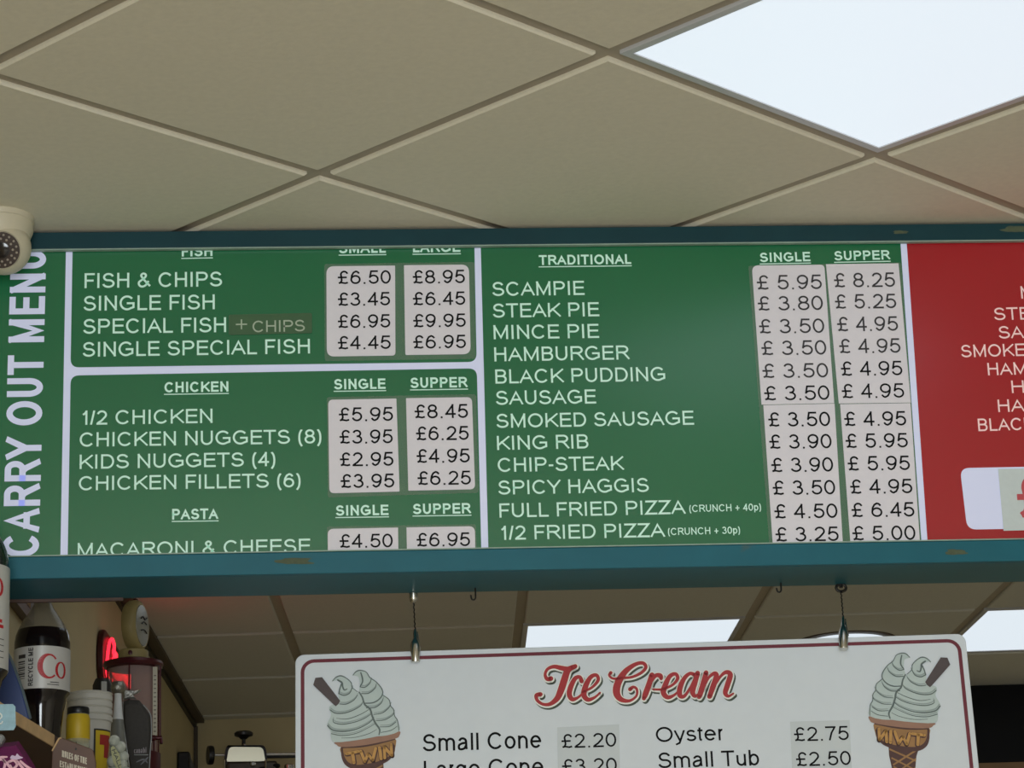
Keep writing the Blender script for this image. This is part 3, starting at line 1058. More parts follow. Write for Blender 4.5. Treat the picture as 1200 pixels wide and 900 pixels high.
# script heading, traced in units of 1/4.444 pixel from (610, 760)
SCRIPT = [
    [(158, 158, 22), (138, 160, 18), (128, 136, 14), (142, 108, 14), (175, 96, 18), (215, 104, 22), (250, 108, 22), (285, 94, 20)],
    [(272, 98, 20), (245, 118, 28), (228, 165, 32), (210, 220, 31), (190, 262, 26), (155, 290, 18), (118, 292, 14), (88, 272, 15), (82, 246, 18), (104, 240, 20)],
    [(318, 172, 20), (308, 150, 16), (284, 158, 20), (262, 200, 24), (254, 240, 24), (270, 266, 20), (300, 256, 12), (325, 232, 9)],
    [(325, 228, 10), (372, 204, 12), (404, 166, 16), (394, 140, 16), (364, 152, 20), (338, 200, 25), (330, 244, 25), (352, 268, 20), (386, 256, 12), (414, 232, 9)],
    [(470, 128, 16), (462, 142, 11), (482, 158, 11), (525, 156, 11), (580, 150, 12), (628, 128, 14), (652, 100, 16), (638, 78, 16), (598, 84, 18), (545, 122, 26), (508, 180, 33), (500, 232, 33), (522, 266, 24), (566, 274, 14), (602, 250, 11), (606, 216, 12), (588, 202, 13), (570, 214, 18)],
    [(684, 140, 24), (668, 190, 26), (650, 240, 26), (642, 262, 18)],
    [(664, 210, 12), (684, 168, 14), (706, 142, 18), (728, 144, 22), (732, 158, 16)],
    [(690, 214, 9), (738, 214, 11), (790, 192, 12), (818, 158, 16), (806, 134, 16), (776, 148, 20), (752, 196, 25), (744, 232, 25), (766, 256, 20), (800, 244, 12), (830, 216, 9)],
    [(908, 140, 18), (882, 132, 16), (852, 158, 20), (830, 208, 25), (830, 246, 22), (852, 250, 16), (880, 212, 12), (906, 162, 12)],
    [(922, 130, 22), (908, 178, 25), (896, 226, 24), (908, 250, 16), (932, 236, 9)],
    [(966, 128, 22), (952, 180, 25), (936, 236, 25), (930, 254, 20)],
    [(950, 216, 10), (978, 156, 12), (1008, 132, 18), (1020, 146, 24), (1002, 200, 25), (984, 252, 22)],
    [(1000, 216, 10), (1036, 154, 12), (1068, 126, 18), (1092, 138, 24), (1078, 190, 25), (1066, 232, 22), (1082, 250, 14), (1108, 236, 8)],
]
KS = 1 / 4.444


def script_layer(name, m, grow, dx, dy, lift):
    mb = MB()
    for st in SCRIPT:
        brush(mb, [(610 + x * KS + dx, 760 + y * KS + dy, w * KS * 1.1 + grow) for x, y, w in st], lift, on_sign)
    return mb.build(name, M[m], heading_root)


mb = MB()
for k, st in enumerate(SCRIPT):
    brush(mb, [(610 + x * KS, 760 + y * KS, w * KS * 1.14) for x, y, w in st], 0.0016 + 0.00003 * k, on_sign)
heading_root = mb.build('script_heading', M['script_red'], ice)
script_layer('white_outline', 'script_white', 3.0, 0.3, 0.4, 0.0012)
script_layer('drop_shade', 'script_shadow', 3.2, 1.9, 2.3, 0.0008)

# cone pictures (printed artwork), traced on the left one, the right one is its mirror image
C_CREAM = mat('printed_cream', (190, 204, 203), 0.4, vary=0.05, scale=60)
C_LINE = mat('printed_grey_line', (100, 113, 112), 0.45, vary=0.05)
C_LINE2 = mat('printed_soft_line', (154, 168, 167), 0.45, vary=0.05)
C_FLAKE = mat('printed_flake', (84, 74, 76), 0.45, vary=0.12, scale=150)
C_RIM = mat('printed_rim', (158, 120, 102), 0.45, vary=0.12, scale=90)
C_WAFER = mat('printed_wafer', (158, 118, 74), 0.45, vary=0.18, scale=60)
C_WDARK = mat('printed_dark_wafer', (84, 56, 54), 0.45, vary=0.15, scale=80)
C_GOLD = mat('printed_gold', (196, 148, 84), 0.45, vary=0.1, scale=120)
ZX = 6.92
CREAM_A = [(137, 198), (165, 163), (205, 153), (250, 175), (290, 212), (298, 250), (340, 285), (380, 330), (392, 385), (445, 430), (462, 480), (480, 540), (520, 590), (520, 625), (500, 645), (340, 676), (160, 694), (125, 655), (120, 605), (95, 565), (100, 530), (120, 490), (125, 460), (110, 430), (114, 402), (150, 385), (192, 370), (186, 330), (186, 290), (196, 250), (208, 215), (190, 192), (160, 192)]
CREAM_B = [(303, 150), (330, 118), (365, 110), (410, 125), (440, 170), (490, 205), (535, 260), (542, 310), (595, 350), (608, 400), (632, 430), (640, 480), (664, 520), (677, 604), (520, 645), (440, 600), (420, 480), (380, 385), (366, 310), (350, 290), (358, 240), (354, 190), (342, 160)]
RIM = [(158, 692), (340, 674), (520, 642), (674, 602), (678, 640), (645, 664), (500, 698), (360, 722), (210, 732), (170, 714)]
CUP = [(205, 728), (360, 720), (500, 696), (642, 660), (645, 740), (630, 795), (580, 848), (470, 888), (320, 908), (250, 880), (218, 810)]
NECK = [(300, 880), (548, 850), (552, 930), (520, 1200), (470, 1500), (430, 1500), (380, 1200), (330, 950)]
LINES_A = [[(118, 432, 7), (160, 458, 8), (230, 458, 8), (300, 436, 7), (360, 402, 6), (380, 376, 4)], [(140, 505, 3), (150, 535, 6), (220, 548, 7), (320, 530, 6), (400, 498, 6), (452, 462, 4)],
           [(98, 560, 8), (140, 596, 9), (230, 606, 9), (330, 588, 7), (420, 545, 6), (468, 505, 5)], [(128, 625, 6), (220, 640, 6), (330, 622, 5), (430, 575, 4), (480, 545, 3)],
           [(196, 384, 6), (250, 384, 7), (310, 352, 6), (340, 312, 4)], [(190, 300, 7), (230, 314, 8), (275, 296, 7), (296, 252, 6)], [(180, 190, 10), (212, 210, 12), (218, 240, 11), (232, 270, 9), (255, 262, 6)],
           [(137, 198, 5), (165, 168, 7), (205, 156, 8), (250, 176, 6), (288, 212, 6), (296, 250, 5), (340, 285, 4)], [(188, 300, 8), (196, 260, 8), (208, 225, 8)],
           [(170, 500, 3), (260, 505, 5), (360, 470, 5), (430, 430, 4)], [(210, 660, 3), (320, 655, 4), (430, 625, 4), (495, 590, 3)]]
LINES_B = [[(303, 150, 5), (330, 120, 7), (365, 112, 7), (410, 126, 5), (440, 170, 6), (490, 205, 6), (535, 260, 7), (542, 305, 7), (510, 350, 8), (460, 375, 8), (400, 378, 7)], [(366, 130, 8), (378, 170, 10), (380, 205, 9), (362, 240, 7)],
           [(360, 245, 6), (400, 248, 7), (440, 215, 6), (448, 185, 4)], [(372, 300, 6), (430, 296, 7), (480, 258, 6), (490, 225, 4)], [(410, 415, 5), (480, 412, 7), (530, 378, 6), (548, 340, 4)],
           [(470, 470, 4), (540, 456, 6), (590, 418, 6), (608, 385, 4)], [(490, 520, 4), (560, 512, 6), (620, 478, 5), (635, 450, 4)], [(520, 570, 4), (600, 565, 6), (650, 530, 5)], [(530, 615, 4), (610, 598, 5), (660, 565, 4)],
           [(545, 312, 5), (595, 350, 6), (608, 400, 6), (632, 430, 6), (640, 480, 6), (664, 520, 6), (675, 600, 5)]]
DIVIDE = [(352, 288, 10), (378, 330, 13), (398, 388, 14), (440, 425, 15), (458, 480, 15), (482, 535, 15), (518, 590, 14), (514, 632, 10)]
TWIN = [[(250, 786, 24), (345, 768, 24)], [(298, 780, 26), (310, 858, 26)], [(366, 766, 24), (398, 848, 24)], [(398, 848, 22), (425, 790, 22)], [(425, 790, 22), (462, 838, 22)], [(462, 838, 24), (486, 742, 24)],
        [(518, 738, 26), (530, 826, 26)], [(560, 820, 24), (556, 732, 24)], [(556, 732, 24), (616, 800, 24)], [(616, 800, 24), (612, 712, 24)]]
FLAKE = [(370 + (x - 120) / 6, 795 + (y - 270) / 6) for x, y in [(118, 270), (165, 265), (292, 430), (284, 450), (262, 470), (245, 456), (103, 320)]]


def cone_picture(mirror, label):
    def fn(x, y, lift):
        s, t = s2(x, y)
        return sp(S_W - s - 0.0005 if mirror else s, t - (0.0 if mirror else 0), lift)

    def zx(p):
        return (370 + p[0] / ZX, 770 + p[1] / ZX) + ((p[2] / ZX,) if len(p) > 2 else ())

    def fill(mb, pts, lift, px=False, sm=True):
        q = [p if px else zx(p) for p in pts]
        if sm:
            q = spline(q, True, 3)
        mb.poly([fn(x, y, lift) for x, y in q])
    root = None
    mb = MB()
    fill(mb, NECK, 0.0006, sm=False)
    root = mb.build('cone_picture', C_WDARK, ice)
    root['label'] = label
    mb = MB()
    def nl(y):
        return 318 + (y - 880) / 620 * 118

    def nr(y):
        return 544 - (y - 880) / 620 * 82
    for k in range(7):
        y = 900 + k * 72
        wd = 14 - k
        brush(mb, [zx((nl(y), y, wd)), zx((nr(y + 110), y + 110, wd))], 0.0009, fn, 2, False)
        brush(mb, [zx((nr(y - 20), y - 20, wd)), zx((nl(y + 90), y + 90, wd))], 0.00093, fn, 2, False)
    mb.build('waffle_lines', C_WAFER, root)
    mb = MB()
    fill(mb, CUP, 0.0010)
    mb.build('wafer_cup', C_WAFER, root)
    mb = MB()
    brush(mb, [zx(p) for p in [(212, 740, 14), (222, 812, 24), (256, 868, 34), (330, 894, 36), (470, 874, 34), (575, 836, 28), (626, 784, 16), (638, 720, 8)]], 0.0012, fn)
    brush(mb, [zx(p) for p in [(212, 736, 10), (360, 728, 14), (500, 704, 14), (640, 668, 10)]], 0.0012, fn)
    for st in TWIN:
        brush(mb, [zx((x + 4, y + 4, w + 14)) for x, y, w in st], 0.0012, fn, 2)
    mb.build('cup_shade', C_WDARK, root)
    mb = MB()
    for st in TWIN:
        brush(mb, [zx((x, y, w)) for x, y, w in st], 0.0015, fn, 2)
    mb.build('cup_lettering', C_GOLD, root)
    mb = MB()
    fill(mb, RIM, 0.0015)
    mb.build('wafer_rim', C_RIM, root)
    mb = MB()
    fill(mb, CREAM_B, 0.0017)
    fill(mb, CREAM_A, 0.0020)
    mb.build('cream_swirl', C_CREAM, root)
    mb = MB()
    for st in LINES_A + LINES_B + [DIVIDE]:
        brush(mb, [zx((x, y, w * 1.25 if st is not DIVIDE else w)) for x, y, w in st], 0.0023, fn)
    mb.build('cream_lines', C_LINE, root)
    mb = MB()
    for st in LINES_A[:6] + LINES_B[2:8]:
        brush(mb, [zx((x + 4, y - 14, w * 1.3)) for x, y, w in st], 0.0022, fn)
    mb.build('cream_shade', C_LINE2, root)
    mb = MB()
    fill(mb, FLAKE, 0.0026, True, False)
    mb.build('flake', C_FLAKE, root)


cone_picture(False, 'twin cone picture facing left')
cone_picture(True, 'mirrored twin cone picture facing right')


# ------------------------------------------------------------------ hangers and hooks under the board
def hanger(label, ptop, psw, pcl, pend, ring):
    top = at_z(ptop[0], ptop[1], z_bot - 0.002)
    t = thing('sign_hanger', label, 'hanger', top, 'wire hangers of the ice cream sign')
    Yt = top.y
    def P(p, k):
        yy = Yt + (on_sign(*pend).y - 0.006 - Yt) * k
        return at_y(p[0], p[1], yy)
    mb = MB()
    if ring:
        mb.tube([top + Vector((0.008 * math.cos(a), 0, -0.002 + 0.006 * math.sin(a) - 0.002)) for a in [2 * math.pi * k / 14 for k in range(14)]], 0.0024, 8, True)
        mb.tube([top + Vector((0, 0, 0.002)), top + Vector((0, 0, -0.004))], 0.003)
    else:
        mb.lathe(top + Vector((0, 0, 0.001)), [(0.007, 0), (0.0068, -0.008), (0.0058, -0.013), (0.003, -0.0155)], n=16)
    mb.build('screw_eye', M['steel_dark'] if ring else M['chrome'], t, smooth=True)
    mb = MB()
    a, b = P((ptop[0], ptop[1] + 6), 0.05), P(psw, 0.5)
    pts = [a + (b - a) * (k / 24) + Vector((0.0006 * math.sin(k * 1.7), 0.0006 * math.cos(k * 1.7), 0)) for k in range(25)]
    mb.tube(pts, 0.0011, 6)
    mb.build('wire', M['steel_dark'], t)
    mb = MB()
    c_, d_ = P(pcl, 0.85), P(pend, 1.0)
    mb.tube([b, b + (c_ - b) * 0.3, c_], [0.0022, 0.0034, 0.0034], 10)
    mb.tube([b + Vector((0.003, -0.002, -0.004)), b + (c_ - b) * 0.6 + Vector((0.0042, -0.001, 0)), c_ + Vector((0.0075, -0.001, -0.010))], 0.0011, 6)
    mb.build('swivel', M['chrome'], t, smooth=True)
    mb = MB()
    ax = d_ - c_
    mb.lathe(c_ + S_N * 0.004, [(0.0035, -0.004), (0.0066, 0.003), (0.0076, 0.007), (0.0076, ax.length - 0.003), (0.0066, ax.length), (0.004, ax.length + 0.0005)], axis=ax, n=18)
    mb.build('clip', M['chrome'], t, smooth=True)


hanger('steel hanger clipped to the left part of the ice cream sign, above its blank corner', (484.5, 696), (486.5, 738), (486.8, 752), (487, 777), False)
hanger('steel hanger clipped to the ice cream sign near its right cone picture', (985.5, 686), (988, 723), (988, 738), (988.2, 762), True)


def hook(label, x, y, yb):
    p = at_z(x, y, z_bot)
    k = 0.0013
    mb = MB()
    h = (yb - y) * k
    pts = [p + Vector((0, 0, 0.002)), p + Vector((0, 0, -h * 0.55))] + \
          [p + Vector((-0.0035 + 0.0035 * math.cos(a), 0, -h * 0.6 - 0.0042 * math.sin(a))) for a in [math.pi * j / 6 for j in range(7)]] + [p + Vector((-0.0072, 0, -h * 0.45))]
    mb.tube(pts, 0.00135, 8)
    tag(mb.build('cup_hook', M['black'], None, smooth=True), label, 'hook', 'empty black hooks under the menu board')


hook('small empty black hook under the menu board, just right of the left sign hanger', 557, 689, 708)
hook('small empty black hook under the menu board, left of the right sign hanger', 915, 683, 697)

# ================================================================== SECURITY CAMERA
cc = at_z(-3, 256, CEIL)
t = thing('security_camera', 'cream dome security camera on the ceiling at the left end of the menu board', 'security camera', cc)
RB = 0.0565
mb = MB()
mb.lathe(cc, [(RB, 0.0), (RB, -0.007), (RB - 0.0015, -0.009)], n=48)
mb.build('mounting_ring', M['cream'], t, smooth=True)
mb = MB()
mb.lathe(cc, [(RB - 0.001, -0.0095), (RB - 0.0012, -0.022), (RB - 0.006, -0.034), (RB - 0.011, -0.043), (RB - 0.018, -0.05)], n=48)
mb.build('housing', M['cream'], t, smooth=True)
ec = at_y(5, 291, cc.y - 0.010)
fdir = Vector((-0.06, -0.88, -0.42)).normalized()
mb = MB()
R_E = 0.0415
prof = [(R_E * math.cos(a), R_E * math.sin(a)) for a in [math.radians(q) for q in range(-80, 46, 9)]]
prof += [(0.0298, 0.0292), (0.0284, 0.0262)]
mb.lathe(ec, prof, axis=fdir, n=44)
eye = mb.build('eyeball', M['cream'], t, smooth=True)
mb = MB()
mb.lathe(ec, [(0.0282, 0.024), (0.0280, 0.0272), (0.012, 0.0276)], axis=fdir, n=40)
face = mb.build('led_face', mat('camera_face', (64, 52, 48), 0.25, vary=0.1), t, smooth=True)
e1 = fdir.cross(Vector((0, 0, 1))).normalized()
e2 = e1.cross(fdir)
mled = mat('led_bulb', (170, 158, 146), 0.25, vary=0.1)
mb = MB()
for rr, nn in ((0.0175, 12), (0.0235, 16)):
    for k in range(nn):
        a = 2 * math.pi * (k + (0.5 if rr > 0.02 else 0)) / nn
        mb.ball(ec + fdir * 0.0278 + e1 * rr * math.cos(a) + e2 * rr * math.sin(a), 0.0021, 8)
mb.build('led_ring', mled, face, smooth=True)
mb = MB()
mb.lathe(ec, [(0.0125, 0.0270), (0.0125, 0.0300), (0.0100, 0.0305), (0.0095, 0.029), (0.006, 0.0296)], axis=fdir, n=28)
mb.build('lens', mat('lens_glass', (30, 24, 26), 0.12, vary=0.1), face, smooth=True)

# ================================================================== SHELF AND ITS GOODS (left)
Z_S = 2.408
sw = [(wall_x(4.14) + 0.001, 4.14), (-0.462, 4.14), (-0.448, 4.23), (-0.396, 4.50), (-0.357, 4.62), (-0.352, 4.86), (-0.25, 4.99), (-0.2, 5.2), (-0.2, 6.25), (wall_x(6.25) + 0.001, 6.25)]
shelf = thing('wall_shelf', 'dark wooden wall shelf with a raw pale front edge at the left, holding bottles', 'shelf', (-0.5, 4.5, Z_S - 0.018))
mb = MB()
mb.prism([(x, y, Z_S - 0.018) for x, y in sw], (0, 0, 0.0178))
mb.build('shelf_board', M['wood_dark'], shelf)
mb = MB()
ed = [(-0.4625, 4.139), (-0.4485, 4.23), (-0.3955, 4.50)]
for a, b in zip(ed, ed[1:]):
    mb.prism([(a[0], a[1], Z_S - 0.019), (b[0], b[1], Z_S - 0.019), (b[0] + 0.0025, b[1], Z_S - 0.019), (a[0] + 0.0025, a[1], Z_S - 0.019)], (0, 0, 0.019))
mb.build('front_edge', M['wood_raw'], shelf)
mb = MB()
mb.box((wall_x(4.95) + 0.004, 4.90, Z_S - 0.20), (-0.40, 4.93, Z_S - 0.0185))
mb.build('bracket', M['wood_dark'], shelf)
Z_L = 2.19
lower = thing('wall_shelf', 'lower dark shelf below the bottles at the left edge, under the purple bag', 'shelf', (-0.5, 4.2, Z_L))
mb = MB()
mb.prism([(wall_x(3.9) + 0.001, 3.9, Z_L - 0.018), (-0.36, 3.9, Z_L - 0.018), (-0.36, 4.4, Z_L - 0.018), (wall_x(4.4) + 0.001, 4.4, Z_L - 0.018)], (0, 0, 0.0178))
mb.build('shelf_board', M['wood_dark'], lower)

LIQ = mat('cola', (20, 14, 14), 0.12, vary=0.1, spec=0.6)
PET = mat('bottle_plastic', (124, 116, 98), 0.25, vary=0.05, alpha=0.6)
LABEL_S = mat('silver_label', (196, 194, 190), 0.35, metal=0.15, vary=0.06)
L_RED = mat('label_red', (176, 22, 34), 0.4, vary=0.04)
L_DARK = mat('label_dark', (46, 42, 42), 0.5, vary=0.1)


def wrap_text(mb, s, c, r, z0, ang0, ang1, cap, w=0.16, vertical=False):
    """lettering wrapped on an upright cylinder; angles in degrees, 270 faces the camera"""
    items, span = text_layout(s, w)
    if vertical:
        length = ang1 / cap      # ang1 is the run length in metres upwards, ang0 the baseline angle
    else:
        length = math.radians(abs(ang1 - ang0)) * r / cap
    sx = length / span

    def place(X, Y):
        if vertical:
            a = math.radians(ang0) - (Y * cap) / r
            return Vector((c[0] + r * math.cos(a), c[1] + r * math.sin(a), z0 + X * cap))
        a = math.radians(ang0) + X * cap / r
        return Vector((c[0] + r * math.cos(a), c[1] + r * math.sin(a), z0 + Y * cap))
    h = w / 2
    for x, ink, strokes in items:
        gx, gw = x * sx, ink * sx
        for pts, cl in strokes:
            ribbon(mb, [(gx + h + nx * max(gw - w, 0), h + ny * (1 - w)) for nx, ny in pts], cl == 1, cl, w, place)


def wrap_patch(mb, c, r, z0, z1, a0, a1, n=10):
    for k in range(n):
        q0, q1 = math.radians(a0 + (a1 - a0) * k / n), math.radians(a0 + (a1 - a0) * (k + 1) / n)
        mb.add([(c[0] + r * math.cos(q0), c[1] + r * math.sin(q0), z0), (c[0] + r * math.cos(q1), c[1] + r * math.sin(q1), z0),
                (c[0] + r * math.cos(q1), c[1] + r * math.sin(q1), z1), (c[0] + r * math.cos(q0), c[1] + r * math.sin(q0), z1)], [(0, 1, 2, 3)])


def on_cyl(c, r, x, y):
    an = math.radians(270) + x / r
    return Vector((c[0] + r * math.cos(an), c[1] + r * math.sin(an), c[2] + y))


def cyl_stroke(mb, c, r, pts):
    """thick-thin stroke (x along the label, y up, width) on a cylinder"""
    q = spline(pts, False, 5)
    for a, b in zip(q, q[1:]):
        dx, dy = b[0] - a[0], b[1] - a[1]
        l = math.hypot(dx, dy) or 1e-6
        nx, ny = -dy / l, dx / l
        mb.add([on_cyl(c, r, a[0] + nx * a[2] / 2, a[1] + ny * a[2] / 2), on_cyl(c, r, b[0] + nx * b[2] / 2, b[1] + ny * b[2] / 2),
                on_cyl(c, r, b[0] - nx * b[2] / 2, b[1] - ny * b[2] / 2), on_cyl(c, r, a[0] - nx * a[2] / 2, a[1] - ny * a[2] / 2)], [(0, 1, 2, 3)])


def bottle(c, label, prof, k_fill, z0, z1, r_feet):
    """prof: outer profile; filled with cola up to profile row k_fill; label between z0 and z1"""
    t = thing('cola_bottle', label, 'bottle', c, 'plastic cola bottles with silver labels')
    mb = MB()
    mb.lathe(c, prof[k_fill:], n=40)
    top = mb.build('clear_shoulder', PET, t, smooth=True)
    mb = MB()
    mb.lathe(c, [(prof[-1][0] + 0.0012, prof[-1][1] - 0.008), (prof[-1][0] + 0.0012, prof[-1][1] + 0.010), (prof[-1][0] - 0.001, prof[-1][1] + 0.012)], n=28)
    mb.build('cap', M['black'], t, smooth=True)
    mb = MB()
    n = 40
    mb.lathe(c, prof[:k_fill + 1], n=n)
    for v in range(n * (k_fill + 1)):                        # moulded vertical flutes below the label
        p = mb.v[v]
        h = p.z - c[2]
        if 0.02 < h < z0 - 0.008:
            k = v % n
            f = 1 - 0.022 * (k % 4 == 0)
            p.x, p.y = c[0] + (p.x - c[0]) * f, c[1] + (p.y - c[1]) * f
    for k in range(5):                                       # petal feet
        a = 2 * math.pi * (k + 0.25) / 5
        mb.ball((c[0] + r_feet * math.cos(a), c[1] + r_feet * math.sin(a), c[2] + 0.0125), 0.0125, 10)
    mb.build('cola_filled_body', LIQ, t, smooth=True)
    R_ = max(p[0] for p in prof)
    mb = MB()
    mb.lathe(c, [(R_ - 0.001, z0), (R_ + 0.0006, z0 + 0.0002), (R_ + 0.0006, z1 - 0.0002), (R_ - 0.001, z1)], n=44)
    return t, mb.build('label', LABEL_S, t, smooth=True), R_ + 0.0009


cb = at_y(48, 872, 4.58)
c = Vector((cb.x, 4.58, Z_S))
t, lab, rr = bottle(c, 'nearly full silver-labelled cola bottle whose neck goes behind the menu board, red letters Co',
                    [(0.026, 0), (0.031, 0.006), (0.0325, 0.03), (0.0355, 0.055), (0.0395, 0.074), (0.0442, 0.080), (0.0442, 0.150), (0.0442, 0.161), (0.0425, 0.173), (0.0392, 0.182),
                     (0.034, 0.193), (0.026, 0.206), (0.0185, 0.217), (0.0135, 0.228), (0.0125, 0.245), (0.0125, 0.262)], 9, 0.081, 0.1495, 0.019)
mb = MB()
cx, cy = 0.0155, 0.1165
cyl_stroke(mb, c, rr, [(cx + 0.0145 * math.cos(math.radians(a)), cy + 0.0185 * math.sin(math.radians(a)), 0.0028 + 0.0060 * max(0, -math.cos(math.radians(a)))) for a in range(40, 322, 16)])
cx, cy = 0.0365, 0.1115
cyl_stroke(mb, c, rr, [(cx + 0.0085 * math.cos(math.radians(a)), cy + 0.0125 * math.sin(math.radians(a)), 0.002 + 0.0026 * abs(math.cos(math.radians(a)))) for a in range(0, 361, 18)])
mb.build('red_lettering', L_RED, lab)
mb = MB()
wrap_text(mb, 'RECYCLE ME', c, rr, c[2] + 0.0855, 257, 0.061, 0.0082, 0.2, True)
mb.build('lettering', L_DARK, lab)
mb = MB()
wrap_patch(mb, c, rr, c[2] + 0.131, c[2] + 0.137, 221, 240, 4)
wrap_patch(mb, c, rr, c[2] + 0.084, c[2] + 0.0885, 222, 232, 4)
for k in range(9):
    wrap_patch(mb, c, rr, c[2] + 0.098 + k * 0.0033, c[2] + 0.099 + k * 0.0033 + 0.0006 * (k % 3), 220, 239, 4)
mb.build('barcode', L_DARK, lab)
mb = MB()
wrap_patch(mb, c, rr, c[2] + 0.0905, c[2] + 0.0918, 292, 312, 5)
wrap_patch(mb, c, rr, c[2] + 0.0868, c[2] + 0.0880, 286, 312, 6)
mb.build('small_print', L_DARK, lab)

R2 = 0.0500
c = Vector((at_y(10.5, 745, 4.235).x - R2, 4.230, Z_S))
t, lab, rr = bottle(c, 'silver-labelled cola bottle cut by the left picture edge, in front of the menu board',
                    [(0.030, 0), (0.037, 0.006), (0.0385, 0.02), (0.042, 0.034), (R2 - 0.002, 0.042), (R2 - 0.0002, 0.046), (R2 - 0.0002, 0.20), (R2 - 0.0012, 0.212), (0.0455, 0.228), (0.0395, 0.243),
                     (0.030, 0.26), (0.021, 0.276), (0.0145, 0.29), (0.0135, 0.31)], 9, 0.047, 0.2015, 0.022)
mb = MB()
for cx in (0.0405,):
    cyl_stroke(mb, c, rr, [(cx + 0.010 * math.cos(math.radians(a)), 0.1665 + 0.0135 * math.sin(math.radians(a)), 0.0022 + 0.003 * abs(math.cos(math.radians(a)))) for a in range(0, 361, 18)])
cyl_stroke(mb, c, rr, [(0.012 + 0.016 * math.cos(math.radians(a)), 0.170 + 0.021 * math.sin(math.radians(a)), 0.003 + 0.006 * max(0, -math.cos(math.radians(a)))) for a in range(40, 322, 16)])
for k in range(2):
    wrap_patch(mb, c, rr, c[2] + 0.106 + k * 0.008, c[2] + 0.111 + k * 0.008, 296, 332 - 4 * k, 6)
mb.build('red_lettering', L_RED, lab)
mb = MB()
for k in range(4):
    wrap_patch(mb, c, rr, c[2] + 0.062 + k * 0.009, c[2] + 0.0632 + k * 0.009, 300, 334, 6)
mb.build('small_print', L_DARK, lab)

# blue rounded tray standing on edge between the bottles
YT = 4.44
bt = thing('blue_tray', 'blue curved-edge tray standing on edge between the two cola bottles', 'tray', Vector((at_y(10, 846, YT).x, YT, Z_S)))
edge = spline([(-8, 764), (4, 762), (9.5, 768), (14.5, 779), (20.5, 795), (26, 811), (31, 829), (34.5, 842)], False, 4)
fr = [at_y(x, y, YT) for x, y in edge]
fr += [Vector((fr[-1].x + 0.0005, YT, Z_S + 0.0002)), Vector((fr[0].x, YT, Z_S + 0.0002))]
mb = MB()
mb.prism(fr, (0, 0.008, 0))
mb.build('tray_face', mat('blue_plastic', (36, 58, 112), 0.35, vary=0.08), bt, bevel=0.002)
mb = MB()
mb.tube([p + Vector((0, 0.004, 0)) for p in fr[:-2]], 0.0034, 8)
mb.build('rim', mat('grey_rim', (84, 98, 104), 0.4, vary=0.05), bt, smooth=True)

# pale blue card hooked on the shelf edge
mb = MB()
cd = [(-26, 826), (15, 825), (18, 828), (18.5, 851), (16, 855.5), (-26, 857)]
mb.prism([at_y(x, y, 4.128) for x, y in cd], (0, 0.0012, 0))
card = thing('shelf_card', 'pale blue printed card on the shelf edge below the left cola bottle', 'card', at_y(0, 857, 4.128))
mb.build('card', mat('pale_blue_card', (150, 186, 200), 0.6, vary=0.25, scale=120), card)
mb = MB()
for pts in ([(-8, 833), (0, 836), (2, 840), (-2, 844)], [(-6, 846), (1, 848), (3, 845)]):
    q = spline(pts, False, 4)
    mb.tube([at_y(x, y, 4.1272) for x, y in q], 0.0011, 6)
mb.build('printed_motif', mat('white_print', (228, 232, 228), 0.6, vary=0.05), card)

# purple sweet bag and grey bag on the lower shelf
pb = thing('sweet_bag', 'purple sweet bag with pale pink lettering at the bottom left corner', 'bag', (at_y(14, 900, 4.10).x, 4.10, Z_L))
mb = MB()
bx = at_y(22, 868, 4.10)
top = [at_y(-14, 873, 4.10), at_y(22, 868.5, 4.10)]
outline = [(-14, 873), (0, 871), (12, 870), (22, 868.5), (27, 876), (33, 885), (38, 893), (41.5, 899)]
fr = [at_y(x, y, 4.10) for x, y in outline]
br, bl = Vector((fr[-1].x + 0.006, 4.10, Z_L)), Vector((fr[0].x - 0.03, 4.10, Z_L))
poly = fr + [Vector((br.x, 4.10, Z_L + 0.06)), br, bl, Vector((bl.x, 4.10, fr[0].z - 0.05))]
cen = sum(poly, Vector()) / len(poly)
n = len(poly)
bulge = 0.020
inner = [cen + (p - cen) * 0.78 for p in poly]
vs = poly + [p + Vector((0, -bulge, 0)) for p in inner] + [p + Vector((0, bulge, 0)) for p in inner]
fs = [(i, (i + 1) % n, n + (i + 1) % n, n + i) for i in range(n)] + [(i, (i + 1) % n, 2 * n + (i + 1) % n, 2 * n + i) for i in range(n)]
fs += [tuple(range(n, 2 * n)), tuple(range(2 * n, 3 * n))]
mb.add(vs, fs)
mb.build('bag', mat('purple_foil', (96, 14, 72), 0.6, spec=0.2, vary=0.2, scale=60, bump=0.3), pb)
mb = MB()
LP = 4.10 - bulge - 0.0015
for pts in ([(-6, 898, 3), (0, 890, 3), (6, 893, 3), (4, 903, 3)], [(3, 889, 2.4), (9, 896, 3), (15, 903, 3)], [(10, 893, 3), (16, 891, 3), (20, 896, 3), (15, 901, 2.6), (12, 897, 2.4)],
            [(19, 891, 3), (25, 898, 3), (31, 905, 3)], [(24, 892, 2.6), (31, 898, 3), (38, 902, 3)], [(-8, 893, 3), (-2, 888, 3), (8, 887, 2)]):
    brush(mb, pts, 0, lambda x, y, l: at_y(x, y, LP))
mb.build('pink_lettering', mat('pink_print', (232, 176, 190), 0.45, vary=0.05), pb)
mb = MB()
q = spline([(12, 889), (14, 885), (18, 886), (20, 883), (23, 886), (27, 888), (20, 890)], True, 3)
mb.poly([at_y(x, y, LP - 0.0003) for x, y in q])
mb.build('pale_motif', mat('lilac_print', (206, 180, 208), 0.45, vary=0.05), pb)
gb = thing('grey_bag', 'grey bag corner showing above the purple sweet bag', 'bag', (at_y(-12, 866, 4.05).x, 4.05, Z_L))
mb = MB()
